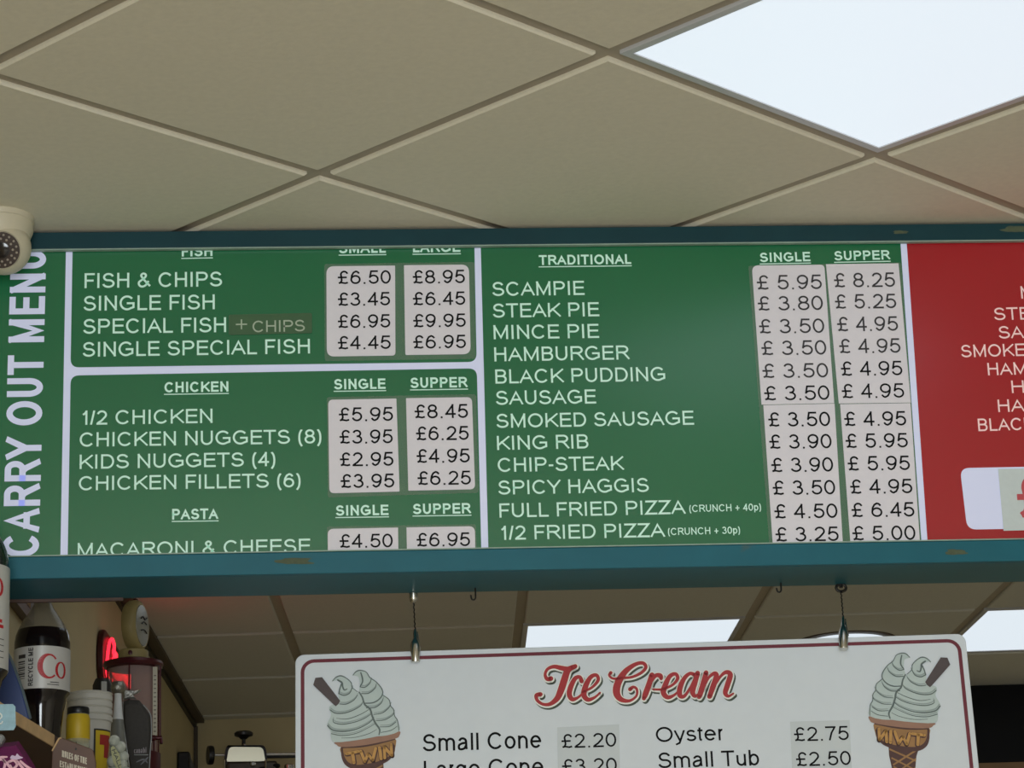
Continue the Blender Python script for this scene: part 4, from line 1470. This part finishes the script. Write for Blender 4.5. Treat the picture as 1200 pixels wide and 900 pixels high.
q = [at_y(x, y, 4.05) for x, y in [(-30, 862), (-6, 860), (3, 860), (6, 864), (2, 870), (-4, 876)]]
q += [Vector((q[-1].x, 4.05, Z_L)), Vector((q[0].x, 4.05, Z_L))]
mb.prism(q, (0, 0.02, 0))
mb.build('bag', mat('grey_foil', (120, 122, 122), 0.4, vary=0.15, scale=40), gb, bevel=0.003)
mb = MB()
mb.tube([q[1] + Vector((0, -0.001, -0.004)), q[2] + Vector((0, -0.001, -0.004))], 0.0008, 6)
mb.build('seal_line', mat('pale_foil', (160, 160, 160), 0.4, vary=0.1), gb)

# plaque
plq = thing('rules_plaque', 'brown plaque lettered RULES OF THE hung at the end of the shelf', 'plaque', at_y(88, 930, 4.492))
YP = 4.494
mb = MB()
pq = [(61, 880), (69, 865.5), (72, 864.3), (107.5, 877.5), (109.5, 880), (112.5, 893), (112, 950), (58, 950)]
mb.prism([at_y(x, y, YP) for x, y in pq], (0, 0.008, 0))
mb.build('board', mat('plaque_brown', (92, 62, 46), 0.5, vary=0.15, scale=40), plq, bevel=0.0012)
mb = MB()
mb.tube([at_y(x, y, YP - 0.001) for x, y in [(61, 880), (69, 865.5), (72, 864.3)]], 0.0014, 6)
mb.build('worn_edge', M['wood_raw'], plq)
mb = MB()
for s, x0, y0, x1, y1, cp in (('RULES OF THE', 72.6, 886.8, 101.8, 895.8, 7.6), ('ESTABLISHMENT', 70, 898.6, 106, 908.6, 7.4)):
    p0, p1 = at_y(x0, y0, YP - 0.0006), at_y(x1, y1, YP - 0.0006)
    k = (at_y(x0, y0, YP) - at_y(x0, y0 - 10, YP)).length / 10
    draw_text(mb, s, p0, p1, UP, cp * k, 0.17)
mb.build('lettering', mat('plaque_letter', (206, 196, 176), 0.55, vary=0.05), plq)
mb = MB()
pn = at_y(89, 878, YP)
mb.lathe(pn + Vector((0, -0.002, 0)), [(0.0016, 0), (0.0016, 0.004)], axis=(0, 1, 0), n=10)
mb.tube([pn, pn + Vector((0, 0.002, 0.012))], 0.0006, 6)
mb.build('nail', M['steel_dark'], plq)

# mustard jar
jc = Vector((at_y(91.5, 850, 4.76).x, 4.76, Z_S))
zt = at_y(91, 829.5, 4.76).z - Z_S
jar = thing('mustard_jar', 'small glass jar of yellow mustard with a black lid beside the cola bottle', 'jar', jc)
mb = MB()
mb.lathe(jc, [(0.0175, 0), (0.0192, 0.003), (0.0195, 0.01), (0.0195, zt - 0.020), (0.0178, zt - 0.013), (0.0165, zt - 0.010)], n=28)
mb.build('glass', mat('jar_glass', (206, 206, 180), 0.1, vary=0.03, alpha=0.45), jar, smooth=True)
mb = MB()
mb.lathe(jc, [(0.0170, 0.034), (0.0198, 0.038), (0.0198, zt - 0.020), (0.0180, zt - 0.0125)], n=28)
mb.build('mustard', mat('mustard_yellow', (200, 168, 30), 0.5, vary=0.1, scale=80), jar, smooth=True)
mb = MB()
mb.lathe(jc, [(0.0174, zt - 0.0115), (0.0182, zt - 0.010), (0.0182, zt - 0.002), (0.0172, zt)], n=28)
mb.build('lid', M['black'], jar, smooth=True)
mb = MB()
for a in (40, 75, 110, 215, 300, 325):
    q = math.radians(a)
    mb.box((jc.x + 0.0186 * math.cos(q) - 0.001, jc.y + 0.0186 * math.sin(q) - 0.001, jc.z + 0.004), (jc.x + 0.0186 * math.cos(q) + 0.001, jc.y + 0.0186 * math.sin(q) + 0.001, jc.z + 0.024))
mb.build('glass_facets', mat('pale_glass', (214, 210, 170), 0.15, vary=0.05, alpha=0.6), jar)

# white ribbed tub with yellow label
tc_ = Vector((at_y(105, 840, 5.12).x, 5.12, Z_S))
hz = at_y(105, 814, 5.12).z - Z_S
tub = thing('white_tub', 'white ribbed plastic tub with a black-edged yellow label on the shelf', 'tub', tc_)
prof = [(0.031, 0), (0.0325, 0.004), (0.0375, hz - 0.062)]
for k in range(4):
    z = hz - 0.050 + k * 0.0125
    prof += [(0.0378, z - 0.002), (0.0402, z), (0.0404, z + 0.008), (0.0385, z + 0.0095)]
prof += [(0.0408, hz), (0.0395, hz + 0.001), (0.0385, hz - 0.004)]
mb = MB()
mb.lathe(tc_, prof, n=40)
mb.build('tub_body', mat('tub_white', (206, 202, 190), 0.45, vary=0.04), tub, smooth=True)


def cone_patch(mb, c, z0, z1, a0, a1, lift, n=8):
    def pt(a, z):
        r = 0.0325 + (0.0375 - 0.0325) * (z - 0.004) / (hz - 0.066) + lift
        return Vector((c[0] + r * math.cos(math.radians(a)), c[1] + r * math.sin(math.radians(a)), c[2] + z))
    for k in range(n):
        q0, q1 = a0 + (a1 - a0) * k / n, a0 + (a1 - a0) * (k + 1) / n
        mb.add([pt(q0, z0), pt(q1, z0), pt(q1, z1), pt(q0, z1)], [(0, 1, 2, 3)])


zl = at_y(115, 853, 5.08).z - Z_S
mb = MB()
cone_patch(mb, tc_, 0.008, zl, 286, 350, 0.0006)
lb = mb.build('label', L_DARK, tub)
mb = MB()
cone_patch(mb, tc_, 0.011, zl - 0.003, 291, 346, 0.0010)
mb.build('yellow_field', mat('label_yellow', (222, 190, 40), 0.5, vary=0.06), lb)
mb = MB()
cone_patch(mb, tc_, zl - 0.028, zl - 0.010, 303, 340, 0.0014)
cone_patch(mb, tc_, zl - 0.050, zl - 0.028, 318, 340, 0.0014)
mb.build('red_print', mat('print_red', (176, 50, 44), 0.5, vary=0.05), lb)

# silver-foil bottle
bc = Vector((at_y(138, 850, 5.36).x, 5.36, Z_S))
zt = at_y(139, 799, 5.36).z - Z_S
sb = thing('foil_bottle', 'slim bottle with silver foil neck between the white tub and the black pouch', 'bottle', bc)
mb = MB()
mb.lathe(bc, [(0.022, 0), (0.024, 0.004), (0.024, 0.085), (0.021, 0.105), (0.0105, zt - 0.072), (0.0078, zt - 0.062)], n=28)
mb.build('bottle_body', mat('grey_glass', (150, 150, 142), 0.2, vary=0.2, metal=0.4, scale=60), sb, smooth=True)
mb = MB()
mb.lathe(bc, [(0.0106, zt - 0.073), (0.0086, zt - 0.06), (0.0066, zt - 0.030), (0.0066, zt - 0.022)], n=28)
mb.build('neck_label', mat('white_neck_label', (222, 222, 218), 0.4, vary=0.08, scale=120), sb, smooth=True)
mb = MB()
mb.lathe(bc, [(0.0070, zt - 0.0225), (0.0125, zt - 0.017), (0.0135, zt - 0.010), (0.0120, zt - 0.003), (0.0085, zt)], n=18)
mb.build('foil_cap', mat('silver_foil', (150, 146, 134), 0.35, metal=0.8, vary=0.3, scale=220, bump=0.8), sb, smooth=True)
# tiny dark bottle behind the tub
kc = Vector((at_y(120, 805, 5.62).x, 5.62, Z_S))
zt = at_y(120, 796, 5.62).z - Z_S
kb = thing('small_bottle', 'dark little bottle with a white square label peeping over the white tub', 'bottle', kc)
mb = MB()
mb.lathe(kc, [(0.018, 0), (0.019, 0.004), (0.019, zt - 0.012), (0.014, zt)], n=24)
mb.build('bottle_body', mat('dark_plastic', (44, 40, 34), 0.4, vary=0.1), kb, smooth=True)
mb = MB()
wrap_patch(mb, kc, 0.0194, kc.z + zt - 0.05, kc.z + zt - 0.008, 268, 300, 5)
mb.build('label', mat('small_white_label', (196, 194, 184), 0.5, vary=0.1), kb)

# black pouch with crumpled silver top
YB = 5.50
pouch = thing('black_pouch', 'matt black pouch with a crumpled silver top beside the petrol pump dispenser', 'pouch', (at_y(161, 880, YB).x, YB, Z_S))


def pillow(mb, px, Y, bulge, z_base=None, k=0.8):
    P = [at_y(x, y, Y) for x, y in px]
    if z_base is not None:
        P += [Vector((P[-1].x, Y, z_base)), Vector((P[0].x, Y, z_base))]
    cen = sum(P, Vector()) / len(P)
    n = len(P)
    inn = [cen + (p - cen) * k for p in P]
    vs = P + [p + Vector((0, -bulge, 0)) for p in inn] + [p + Vector((0, bulge, 0)) for p in inn]
    fs = [(i, (i + 1) % n, n + (i + 1) % n, n + i) for i in range(n)] + [(i, (i + 1) % n, 2 * n + (i + 1) % n, 2 * n + i) for i in range(n)]
    fs += [tuple(range(n, 2 * n)), tuple(range(2 * n, 3 * n))]
    mb.add(vs, fs)


mb = MB()
pillow(mb, [(152, 900), (146, 872), (144.5, 845), (144, 822), (150, 819.5), (163, 820), (168, 826), (176, 838), (177, 860), (176, 880), (175, 900)], YB, 0.016, Z_S, 0.86)
mb.build('pouch_body', mat('matt_black', (66, 62, 57), 0.85, vary=0.2, scale=200), pouch, bevel=0.002)
mb = MB()
pillow(mb, [(144, 821), (143, 812), (141, 806), (150, 809), (158, 809.5), (166, 808), (163, 812), (156, 815), (160, 819.5), (150, 819)], YB - 0.001, 0.006, None, 0.7)
mb.build('silver_top', mat('crumpled_foil', (176, 174, 166), 0.3, metal=0.5, vary=0.35, scale=160, bump=1.0), pouch)
mb = MB()
for e in ([(144, 822), (145, 845), (147, 866), (153, 884), (158, 900)], [(168, 826), (176.5, 838), (177.5, 860), (176, 880), (175, 900)]):
    mb.tube([at_y(x, y, YB - 0.003) for x, y in spline(e, False, 4)], 0.0013, 6)
mb.poly([at_y(x, y, YB - 0.0175) for x, y in [(157, 884), (174, 884), (174, 885), (157, 885)]])
mb.build('clear_seam', mat('clear_seam', (150, 150, 146), 0.25, vary=0.2, scale=80), pouch)
mb = MB()
p0, p1 = at_y(157, 883, YB - 0.0175), at_y(171, 882.2, YB - 0.0175)
draw_text(mb, 'canabi', p0, p1, UP, 0.0105, 0.15)
mb.build('lettering', mat('grey_print', (150, 140, 140), 0.6, vary=0.05), pouch)
mb = MB()
for pts in ([(160, 893, 1), (168, 890, 2), (173, 894, 1)], [(165, 896, 1), (170, 891, 2), (174, 887, 1)]):
    brush(mb, pts, 0, lambda x, y, l: at_y(x, y, YB - 0.0176))
mb.build('foil_crease', mat('grey_crease', (110, 110, 112), 0.4, vary=0.1), pouch)

# bag of white sweets with a pale label
YM = 4.98
mint = thing('mint_bag', 'clear bag of round white sweets with pale yellow label before the foil bottle', 'bag', (at_y(138, 900, YM).x, YM, Z_S))
msw = mat('white_sweet', (214, 214, 202), 0.4, vary=0.06)
rb = 0.0098
spots = [(134, 868), (141, 875), (144.5, 886.5), (132, 892), (143, 896), (136, 903), (147, 905), (129, 906), (140, 912), (150, 915), (131, 917), (142, 922), (149, 925), (127, 924), (136, 922)]
for i, (x, y) in enumerate(spots):
    p = at_y(x, y, YM + 0.006 * ((i % 3) - 1))
    p.z = max(p.z, Z_S + rb)
    mb = MB()
    mb.ball(p, rb, 16)
    mb.build('sweet', msw, mint, smooth=True)
mb = MB()
YL = YM - 0.0185
mb.prism([at_y(x, y, YL) for x, y in rounded([(129.5, 876), (133, 873.5), (140, 884), (142.5, 902), (139, 905), (132, 892)], [2] * 6, 3)], (0, 0.001, 0))
lb = mb.build('label', mat('pale_yellow_label', (214, 208, 150), 0.5, vary=0.05), mint)
mb = MB()
p0, p1 = at_y(130.8, 879.2, YL - 0.0004), at_y(139.5, 901, YL - 0.0004)
dr = (p1 - p0).normalized()
upd = Vector((0, -1, 0)).cross(dr)
if upd.x < 0:
    upd = -upd
draw_text(mb, 'HALL', p0, p1, upd, 0.0068, 0.2)
mb.build('lettering', L_DARK, lb)
mb = MB()
pillow(mb, [(124.5, 897), (127, 878), (131, 862), (139, 864), (148, 878), (151, 895), (153, 905)], YM, 0.019, Z_S, 0.9)
mb.build('clear_bag', glass('clear_bag', (236, 238, 234), 0.93, 0.15), mint)

# petrol pump style dispenser
YD = 5.82
dc = Vector((at_y(156, 800, YD).x, YD, Z_S))


def zrel(y):
    return at_y(156, y, YD).z - Z_S


pump = thing('pump_dispenser', 'vintage petrol pump drinks dispenser with round cream globe and clear cylinder', 'drinks dispenser', dc)
MRN = mat('dark_red_metal', (84, 28, 34), 0.35, vary=0.1, metal=0.2)
BEI = mat('aged_cream', (176, 158, 104), 0.45, vary=0.12, scale=25)
sc = 1 / 570.0
mb = MB()
mb.lathe(dc, [(0.062, 0), (0.064, 0.006), (0.064, 0.03), (0.056, 0.04), (0.056, zrel(884))], n=36)
mb.build('base', MRN, pump, smooth=True)
mb = MB()
mb.lathe(dc, [(0.050, zrel(883.5)), (0.050, zrel(785))], n=40)
mb.build('glass_cylinder', glass('cylinder_glass', (222, 196, 190), 0.6, 0.12), pump, smooth=True)
mb = MB()
mb.lathe(dc, [(0.051, zrel(784.5)), (0.058, zrel(783)), (0.061, zrel(780)), (0.060, zrel(777)), (0.042, zrel(774)), (0.03, zrel(773))], n=40)
mb.build('top_plate', MRN, pump, smooth=True)
mb = MB()
mb.lathe(dc, [(0.031, zrel(775)), (0.031, zrel(764)), (0.028, zrel(762.5))], n=32)
collar = mb.build('collar', BEI, pump, smooth=True)
mb = MB()
mb.lathe(dc + Vector((-0.004, -0.0325, zrel(768.5))), [(0.0045, 0), (0.0045, 0.003), (0.002, 0.0035)], axis=(0, -1, 0), n=14)
mb.build('screw', MRN, collar, smooth=True)
# the globe: a thick disc seen three quarters from its edge
gx = Vector((0.965, -0.26, 0.0)).normalized()
gc = Vector((dc.x + 0.004, YD, (at_y(157, 704, YD).z + at_y(157, 763, YD).z) / 2))
rg = (at_y(157, 704, YD).z - at_y(157, 763, YD).z) / 2
mb = MB()
mb.lathe(gc, [(rg * 0.70, -0.0165), (rg * 0.90, -0.0145), (rg, -0.007), (rg, 0.006), (rg * 0.93, 0.0125), (rg * 0.84, 0.0150), (rg * 0.80, 0.0135), (rg * 0.02, 0.014)], axis=gx, n=44)
globe = mb.build('globe', BEI, pump, smooth=True)
mb = MB()
mb.lathe(gc, [(rg * 0.80, 0.0138), (rg * 0.79, 0.0155), (rg * 0.4, 0.0180), (0.002, 0.0185)], axis=gx, n=40)
mb.build('lens', mat('globe_lens', (150, 146, 128), 0.3, vary=0.12), globe, smooth=True)
mb = MB()
ge = Vector((-gx.y, gx.x, 0)).normalized()
q0 = gc + gx * 0.0192
for pts in ([(-0.020, 0.010), (-0.008, 0.016), (0.004, 0.012), (0.016, 0.018)], [(-0.016, 0.0), (-0.002, 0.006), (0.014, 0.004)], [(-0.018, -0.014), (0.0, -0.010), (0.016, -0.014)]):
    mb.tube([q0 + ge * a + Vector((0, 0, b)) for a, b in spline(pts, False, 4)], 0.0014, 6)
mb.build('dark_print', L_DARK, globe)
mb = MB()
mb.lathe(Vector((gc.x, gc.y, gc.z + rg)), [(0.006, -0.002), (0.005, 0.003), (0.002, 0.005)], n=12)
mb.build('top_stud', MRN, globe, smooth=True)
for a in (200, 265, 325, 20, 95, 150):
    q = math.radians(a)
    p = Vector((dc.x + 0.0535 * math.cos(q), dc.y + 0.0535 * math.sin(q), 0))
    mb = MB()
    mb.tube([(p.x, p.y, Z_S + zrel(884)), (p.x, p.y, Z_S + zrel(784))], 0.0016, 8)
    mb.build('rod', MRN, pump)
q = math.radians(325)
gp = Vector((dc.x + 0.0560 * math.cos(q), dc.y + 0.0560 * math.sin(q), 0))
mb = MB()
mb.box((gp.x - 0.0045, gp.y - 0.004, Z_S + zrel(866)), (gp.x + 0.0045, gp.y - 0.001, Z_S + zrel(786)))
gauge = mb.build('gauge_strip', mat('gauge_white', (210, 202, 180), 0.4, vary=0.05), pump)
mb = MB()
for k in range(14):
    z = Z_S + zrel(862 - k * 5)
    mb.box((gp.x - 0.0022, gp.y - 0.0046, z), (gp.x + 0.0022, gp.y - 0.0040, z + 0.0022))
mb.build('gauge_marks', mat('gauge_mark', (128, 118, 100), 0.5, vary=0.05), gauge)
mb = MB()
ks = Vector((gp.x, gp.y - 0.003, Z_S + zrel(869)))
mb.lathe(ks + Vector((-0.01, 0, 0)), [(0.006, 0), (0.0062, 0.010), (0.0045, 0.012), (0.0045, 0.024)], axis=(1, 0, 0), n=16)
mb.tube([ks + Vector((0.012, 0, 0)), ks + Vector((0.013, -0.004, -0.012))], 0.0032, 8)
mb.build('tap', MRN, pump, smooth=True)
mb = MB()
mb.box((gp.x + 0.009, gp.y - 0.0015, Z_S + zrel(869)), (gp.x + 0.012, gp.y + 0.001, Z_S + zrel(784)))
mb.build('rail', MRN, pump)


# neon sign on the left wall
def wall_pt(x, y, lift=0.0):
    d = ray(x, y)
    tt = (-0.421 - 0.0699 * 7.425 - CAM.x) / (d.x - 0.0699 * d.y)
    return CAM + d * tt + Vector((lift, -lift * 0.07, 0))


WD = Vector((0.0699, 1, 0)).normalized()
WN = Vector((1, -0.0699, 0)).normalized()
Y0 = 6.56
w0 = Vector((wall_x(Y0), Y0, 0))
zt, zb = wall_pt(112, 731).z, wall_pt(115, 804).z


def wl(u, z, lift):
    return w0 + WD * u + WN * lift + Vector((0, 0, z))


neon = thing('neon_sign', 'glowing red neon script sign on a dark red back plate on the yellow left wall', 'neon sign', wl(0.3, zb, 0.01))
mb = MB()
NL = 0.56
q = rrect(0, zb, NL, zt, 0.06)
mb.prism([wl(u, z, 0.001) for u, z in q], WN * 0.014)
mb.build('back_plate', mat('dark_red_plate', (70, 14, 20), 0.4, vary=0.1), neon, bevel=0.004)
NEON = mat('neon_red', (255, 60, 70), 0.4, emit=(255, 38, 58), strength=NEON_LIGHT, vary=0.02)
zm = (zt + zb) / 2
hh = (zt - zb) / 2
mb = MB()


def neon_stroke(pts):
    mb.tube([wl(u, zm + v * hh, 0.0215) for u, v in spline(pts, False, 6)], 0.0038, 8)


neon_stroke([(0.135, 0.42), (0.145, 0.72), (0.11, 0.84), (0.065, 0.55), (0.035, 0.0), (0.03, -0.55), (0.07, -0.72), (0.11, -0.6)])
for k in range(3):
    u = 0.13 + k * 0.045
    neon_stroke([(u + 0.028, 0.30), (u, 0.18), (u - 0.004, -0.18), (u + 0.016, -0.30), (u + 0.033, 0.0), (u + 0.030, 0.3), (u + 0.034, -0.18), (u + 0.048, -0.28)])
neon_stroke([(0.33, 0.34), (0.37, 0.66), (0.40, 0.38), (0.34, 0.32)])
mb.build('neon_script', NEON, neon, smooth=True)
for u in (0.12, 0.36):
    mb = MB()
    mb.tube([wl(u, zm - 0.4 * hh, 0.0145), wl(u, zm - 0.4 * hh, 0.021)], 0.004, 8)
    mb.build('tube_clip', M['black'], neon)
mb = MB()
mb.prism([wl(u, z, 0.0145) for u, z in [(0.17, wall_pt(143, 806).z), (0.46, wall_pt(143, 806).z), (0.46, wall_pt(143, 788).z), (0.17, wall_pt(143, 788).z)]], WN * 0.005)
mb.build('lit_panel', mat('lit_red_panel', (230, 40, 50), 0.4, emit=(255, 40, 56), strength=2.6, vary=0.03), neon)

# picture frame on the left wall
pf = thing('picture_frame', 'wooden framed picture on the left wall, partly behind the left cola bottle', 'picture', wall_pt(29, 733))
c0 = wall_pt(29.5, 733.5)
u0 = (c0 - w0).dot(WD)
zf0 = c0.z


FWOOD = mat('frame_wood', (84, 58, 40), 0.4, vary=0.2, scale=30)
FW2 = mat('frame_gilt', (150, 112, 74), 0.4, vary=0.15, scale=40)
L_, Hf = 0.50, 0.34
for nm, d0, d1, lf, m in (('frame_moulding', 0.0, 0.028, 0.018, FWOOD), ('inner_bead', 0.028, 0.036, 0.015, FW2)):
    o_ = [(u0 - L_ + d0, zf0 + d0), (u0 - d0, zf0 + d0), (u0 - d0, zf0 + Hf - d0), (u0 - L_ + d0, zf0 + Hf - d0)]
    i_ = [(u0 - L_ + d1, zf0 + d1), (u0 - d1, zf0 + d1), (u0 - d1, zf0 + Hf - d1), (u0 - L_ + d1, zf0 + Hf - d1)]
    mb = MB()
    vs = [wl(u, z, 0.001) for u, z in o_] + [wl(u, z, lf) for u, z in o_] + [wl(u, z, lf - 0.004) for u, z in i_] + [wl(u, z, 0.001) for u, z in i_]
    fs = []
    for i in range(4):
        j = (i + 1) % 4
        for r in range(4):
            s = (r + 1) % 4
            fs.append((r * 4 + i, r * 4 + j, s * 4 + j, s * 4 + i))
    mb.add(vs, fs)
    mb.build(nm, m, pf)
mb = MB()
mb.prism([wl(u, z, 0.002) for u, z in [(u0 - L_ + 0.0365, zf0 + 0.0365), (u0 - 0.0365, zf0 + 0.0365), (u0 - 0.0365, zf0 + Hf - 0.0365), (u0 - L_ + 0.0365, zf0 + Hf - 0.0365)]], WN * 0.004)
mb.build('picture', mat('mauve_print', (150, 136, 150), 0.35, vary=0.25, scale=9), pf)

# ================================================================== BACK OF THE ROOM
# small black speaker on the left wall
sx_ = wall_pt(208, 885)
spk = thing('wall_speaker', 'black wall speaker box with a grey slanted side low on the left wall', 'speaker', (wall_x(8.2) + 0.02, 8.2, 2.75))
p1, p2 = at_y(208.5, 880.5, 8.15), at_y(222, 880.5, 8.15)
mb = MB()
xw = wall_x(8.15)
mb.box((xw + 0.002, 8.15, 2.78), (p2.x, 8.30, p2.z))
mb.build('cabinet', M['black'], spk, bevel=0.004)
mb = MB()
r0, r1 = at_y(222, 881.5, 8.16), at_y(240, 905, 8.16)
mb.prism([(p2.x + 0.0002, 8.16, r0.z), (r1.x, 8.16, 2.86), (r1.x, 8.16, 2.78), (p2.x + 0.0002, 8.16, 2.78)], (0, 0.12, 0))
mb.build('slanted_side', mat('grey_slope', (92, 88, 80), 0.5, vary=0.1), spk)

# food machine on a tall cabinet
YK = 7.60
base_z = at_y(290, 950, YK).z
ccx = at_y(300, 900, YK).x
cab = thing('steel_cabinet', 'tall steel cabinet under the food machine with black knobs', 'cabinet', (ccx, YK, 0))
mb = MB()
mb.box((ccx - 0.16, YK - 0.16, 0), (ccx + 0.22, YK + 0.2, base_z - 0.002))
mb.build('carcass', mat('brushed_steel', (150, 150, 148), 0.4, metal=0.8, vary=0.05), cab, bevel=0.004)
mb = MB()
mb.tube([(ccx + 0.16, YK - 0.175, 1.2), (ccx + 0.16, YK - 0.175, 1.6)], 0.008, 8)
mb.tube([(ccx + 0.16, YK - 0.175, 1.58), (ccx + 0.16, YK - 0.158, 1.58)], 0.006, 8)
mb.tube([(ccx + 0.16, YK - 0.175, 1.22), (ccx + 0.16, YK - 0.158, 1.22)], 0.006, 8)
mb.build('handle', M['chrome'], cab)


def K(x, y, dy=0.0):
    return at_y(x, y, YK + dy)


mach = thing('food_machine', 'cream-topped food machine with black knobs and a steel rod near the back wall', 'machine', (ccx, YK, base_z))
mb = MB()
body = rounded([(265.5, 893), (268.5, 875.5), (308, 875), (311, 891.5)], [2, 5, 5, 2], 5)
zc = K(290, 891, -0.03).z
mb.prism([K(x, y, -0.03) + Vector((0, 0.052 * (K(x, y, -0.03).z - zc) + 0.14 * (K(x, y, -0.03).x - K(288, 885, -0.03).x), 0)) for x, y in body], (0, 0.07, 0))
mb.build('polished_cap', mat('polished_cap', (255, 244, 214), 0.22, vary=0.03, metal=0.9), mach)
mb = MB()
mb.prism([K(x, y, -0.015) for x, y in rounded([(262, 896), (264, 877), (267, 873.5), (309, 873), (312.5, 879), (313, 896)], [2, 5, 3, 3, 5, 2], 4)], (0, 0.075, 0))
mb.build('black_shell', M['black'], mach)
mb = MB()
mb.box((K(262, 0).x, YK - 0.03, base_z), (K(316, 0).x, YK + 0.06, K(290, 894).z))
mb.build('body', mat('grey_casting', (70, 64, 56), 0.35, vary=0.3, scale=40, metal=0.4), mach, bevel=0.006)
mb = MB()
kt = K(285.5, 861)
mb.lathe(kt, [(0.008, -0.012), (0.014, -0.006), (0.024, -0.003), (0.025, 0.004), (0.020, 0.008), (0.008, 0.009)], n=20)
mb.tube([kt + Vector((0, 0, -0.012)), K(285.5, 876)], 0.005, 10)
mb.build('top_knob', M['black'], mach, smooth=True)
mb = MB()
mb.lathe(K(286.5, 874.5, -0.008), [(0.004, -0.002), (0.005, 0.002), (0.004, 0.006)], n=12)
mb.build('nut', M['chrome'], mach, smooth=True)
mb = MB()
kl = K(246.5, 885)
mb.lathe(kl, [(0.010, -0.008), (0.024, -0.007), (0.0255, 0.0), (0.024, 0.007), (0.008, 0.009)], axis=(1, 0.25, 0), n=24)
mb.build('side_knob', M['black'], mach, smooth=True)
mb = MB()
mb.tube([kl, K(266, 884.6)], 0.0035, 10)
mb.tube([K(310, 884), K(362, 883.4)], 0.0042, 10)
mb.build('rod', mat('pale_steel', (200, 196, 186), 0.35, metal=0.4, vary=0.05), mach, smooth=True)
mb = MB()
mb.tube([K(310, 886.6, 0.012), K(362, 886, 0.012)], 0.005, 8)
mb.build('rear_rod', M['black'], mach)
mb = MB()
for x in (263, 311.5):
    mb.tube([K(x, 890, -0.034), K(x, 905, -0.034)], 0.0028, 8)
mb.lathe(K(296.5, 895.5, -0.034), [(0.007, 0), (0.0075, 0.003), (0.004, 0.006)], axis=(0, -1, 0), n=16)
mb.lathe(K(338, 903, -0.02), [(0.010, -0.02), (0.0105, 0.014), (0.008, 0.017)], n=18)
mb.lathe(K(343, 903, -0.01), [(0.004, -0.02), (0.004, 0.016)], n=12)
mb.build('chrome_fittings', M['chrome'], mach, smooth=True)
mb = MB()
mb.lathe(K(323, 898, -0.02), [(0.008, -0.005), (0.0125, 0.0), (0.011, 0.005), (0.005, 0.008)], n=18)
mb.tube([K(304, 901, -0.03), K(322, 898, -0.02)], 0.005, 8)
mb.tube([K(338, 903, -0.02), K(338, 930, -0.02)], 0.007, 8)
mb.tube([K(343, 905, -0.01), K(316, 912, -0.0)], 0.004, 8)
mb.tube([K(338, 915, -0.02), K(312, 918, -0.0)], 0.005, 8)
mb.build('lever', M['black'], mach, smooth=True)

# black bulkhead at the back right
z1 = at_y(1190, 893, 8.28).z
bk = thing('black_bulkhead', 'black boxed panel with wooden lower edge behind the ice cream sign at right', 'panel', (1.9, 8.3, z1))
mb = MB()
mb.prism([(0.9, 8.315, z1), (2.9, 8.26, z1), (2.9, 8.355, z1), (0.9, 8.49, z1)], (0, 0, CEIL - 0.002 - z1))
mb.build('box', mat('black_gloss', (4, 4, 5), 0.5, vary=0.1, spec=0.15), bk)
mb = MB()
mb.prism([(0.9, 8.31, z1 - 0.05), (2.9, 8.255, z1 - 0.05), (2.9, 8.355, z1 - 0.05), (0.9, 8.49, z1 - 0.05)], (0, 0, 0.0495))
mb.build('wooden_edge', mat('brown_edge', (124, 92, 52), 0.5, vary=0.2, scale=20), bk)
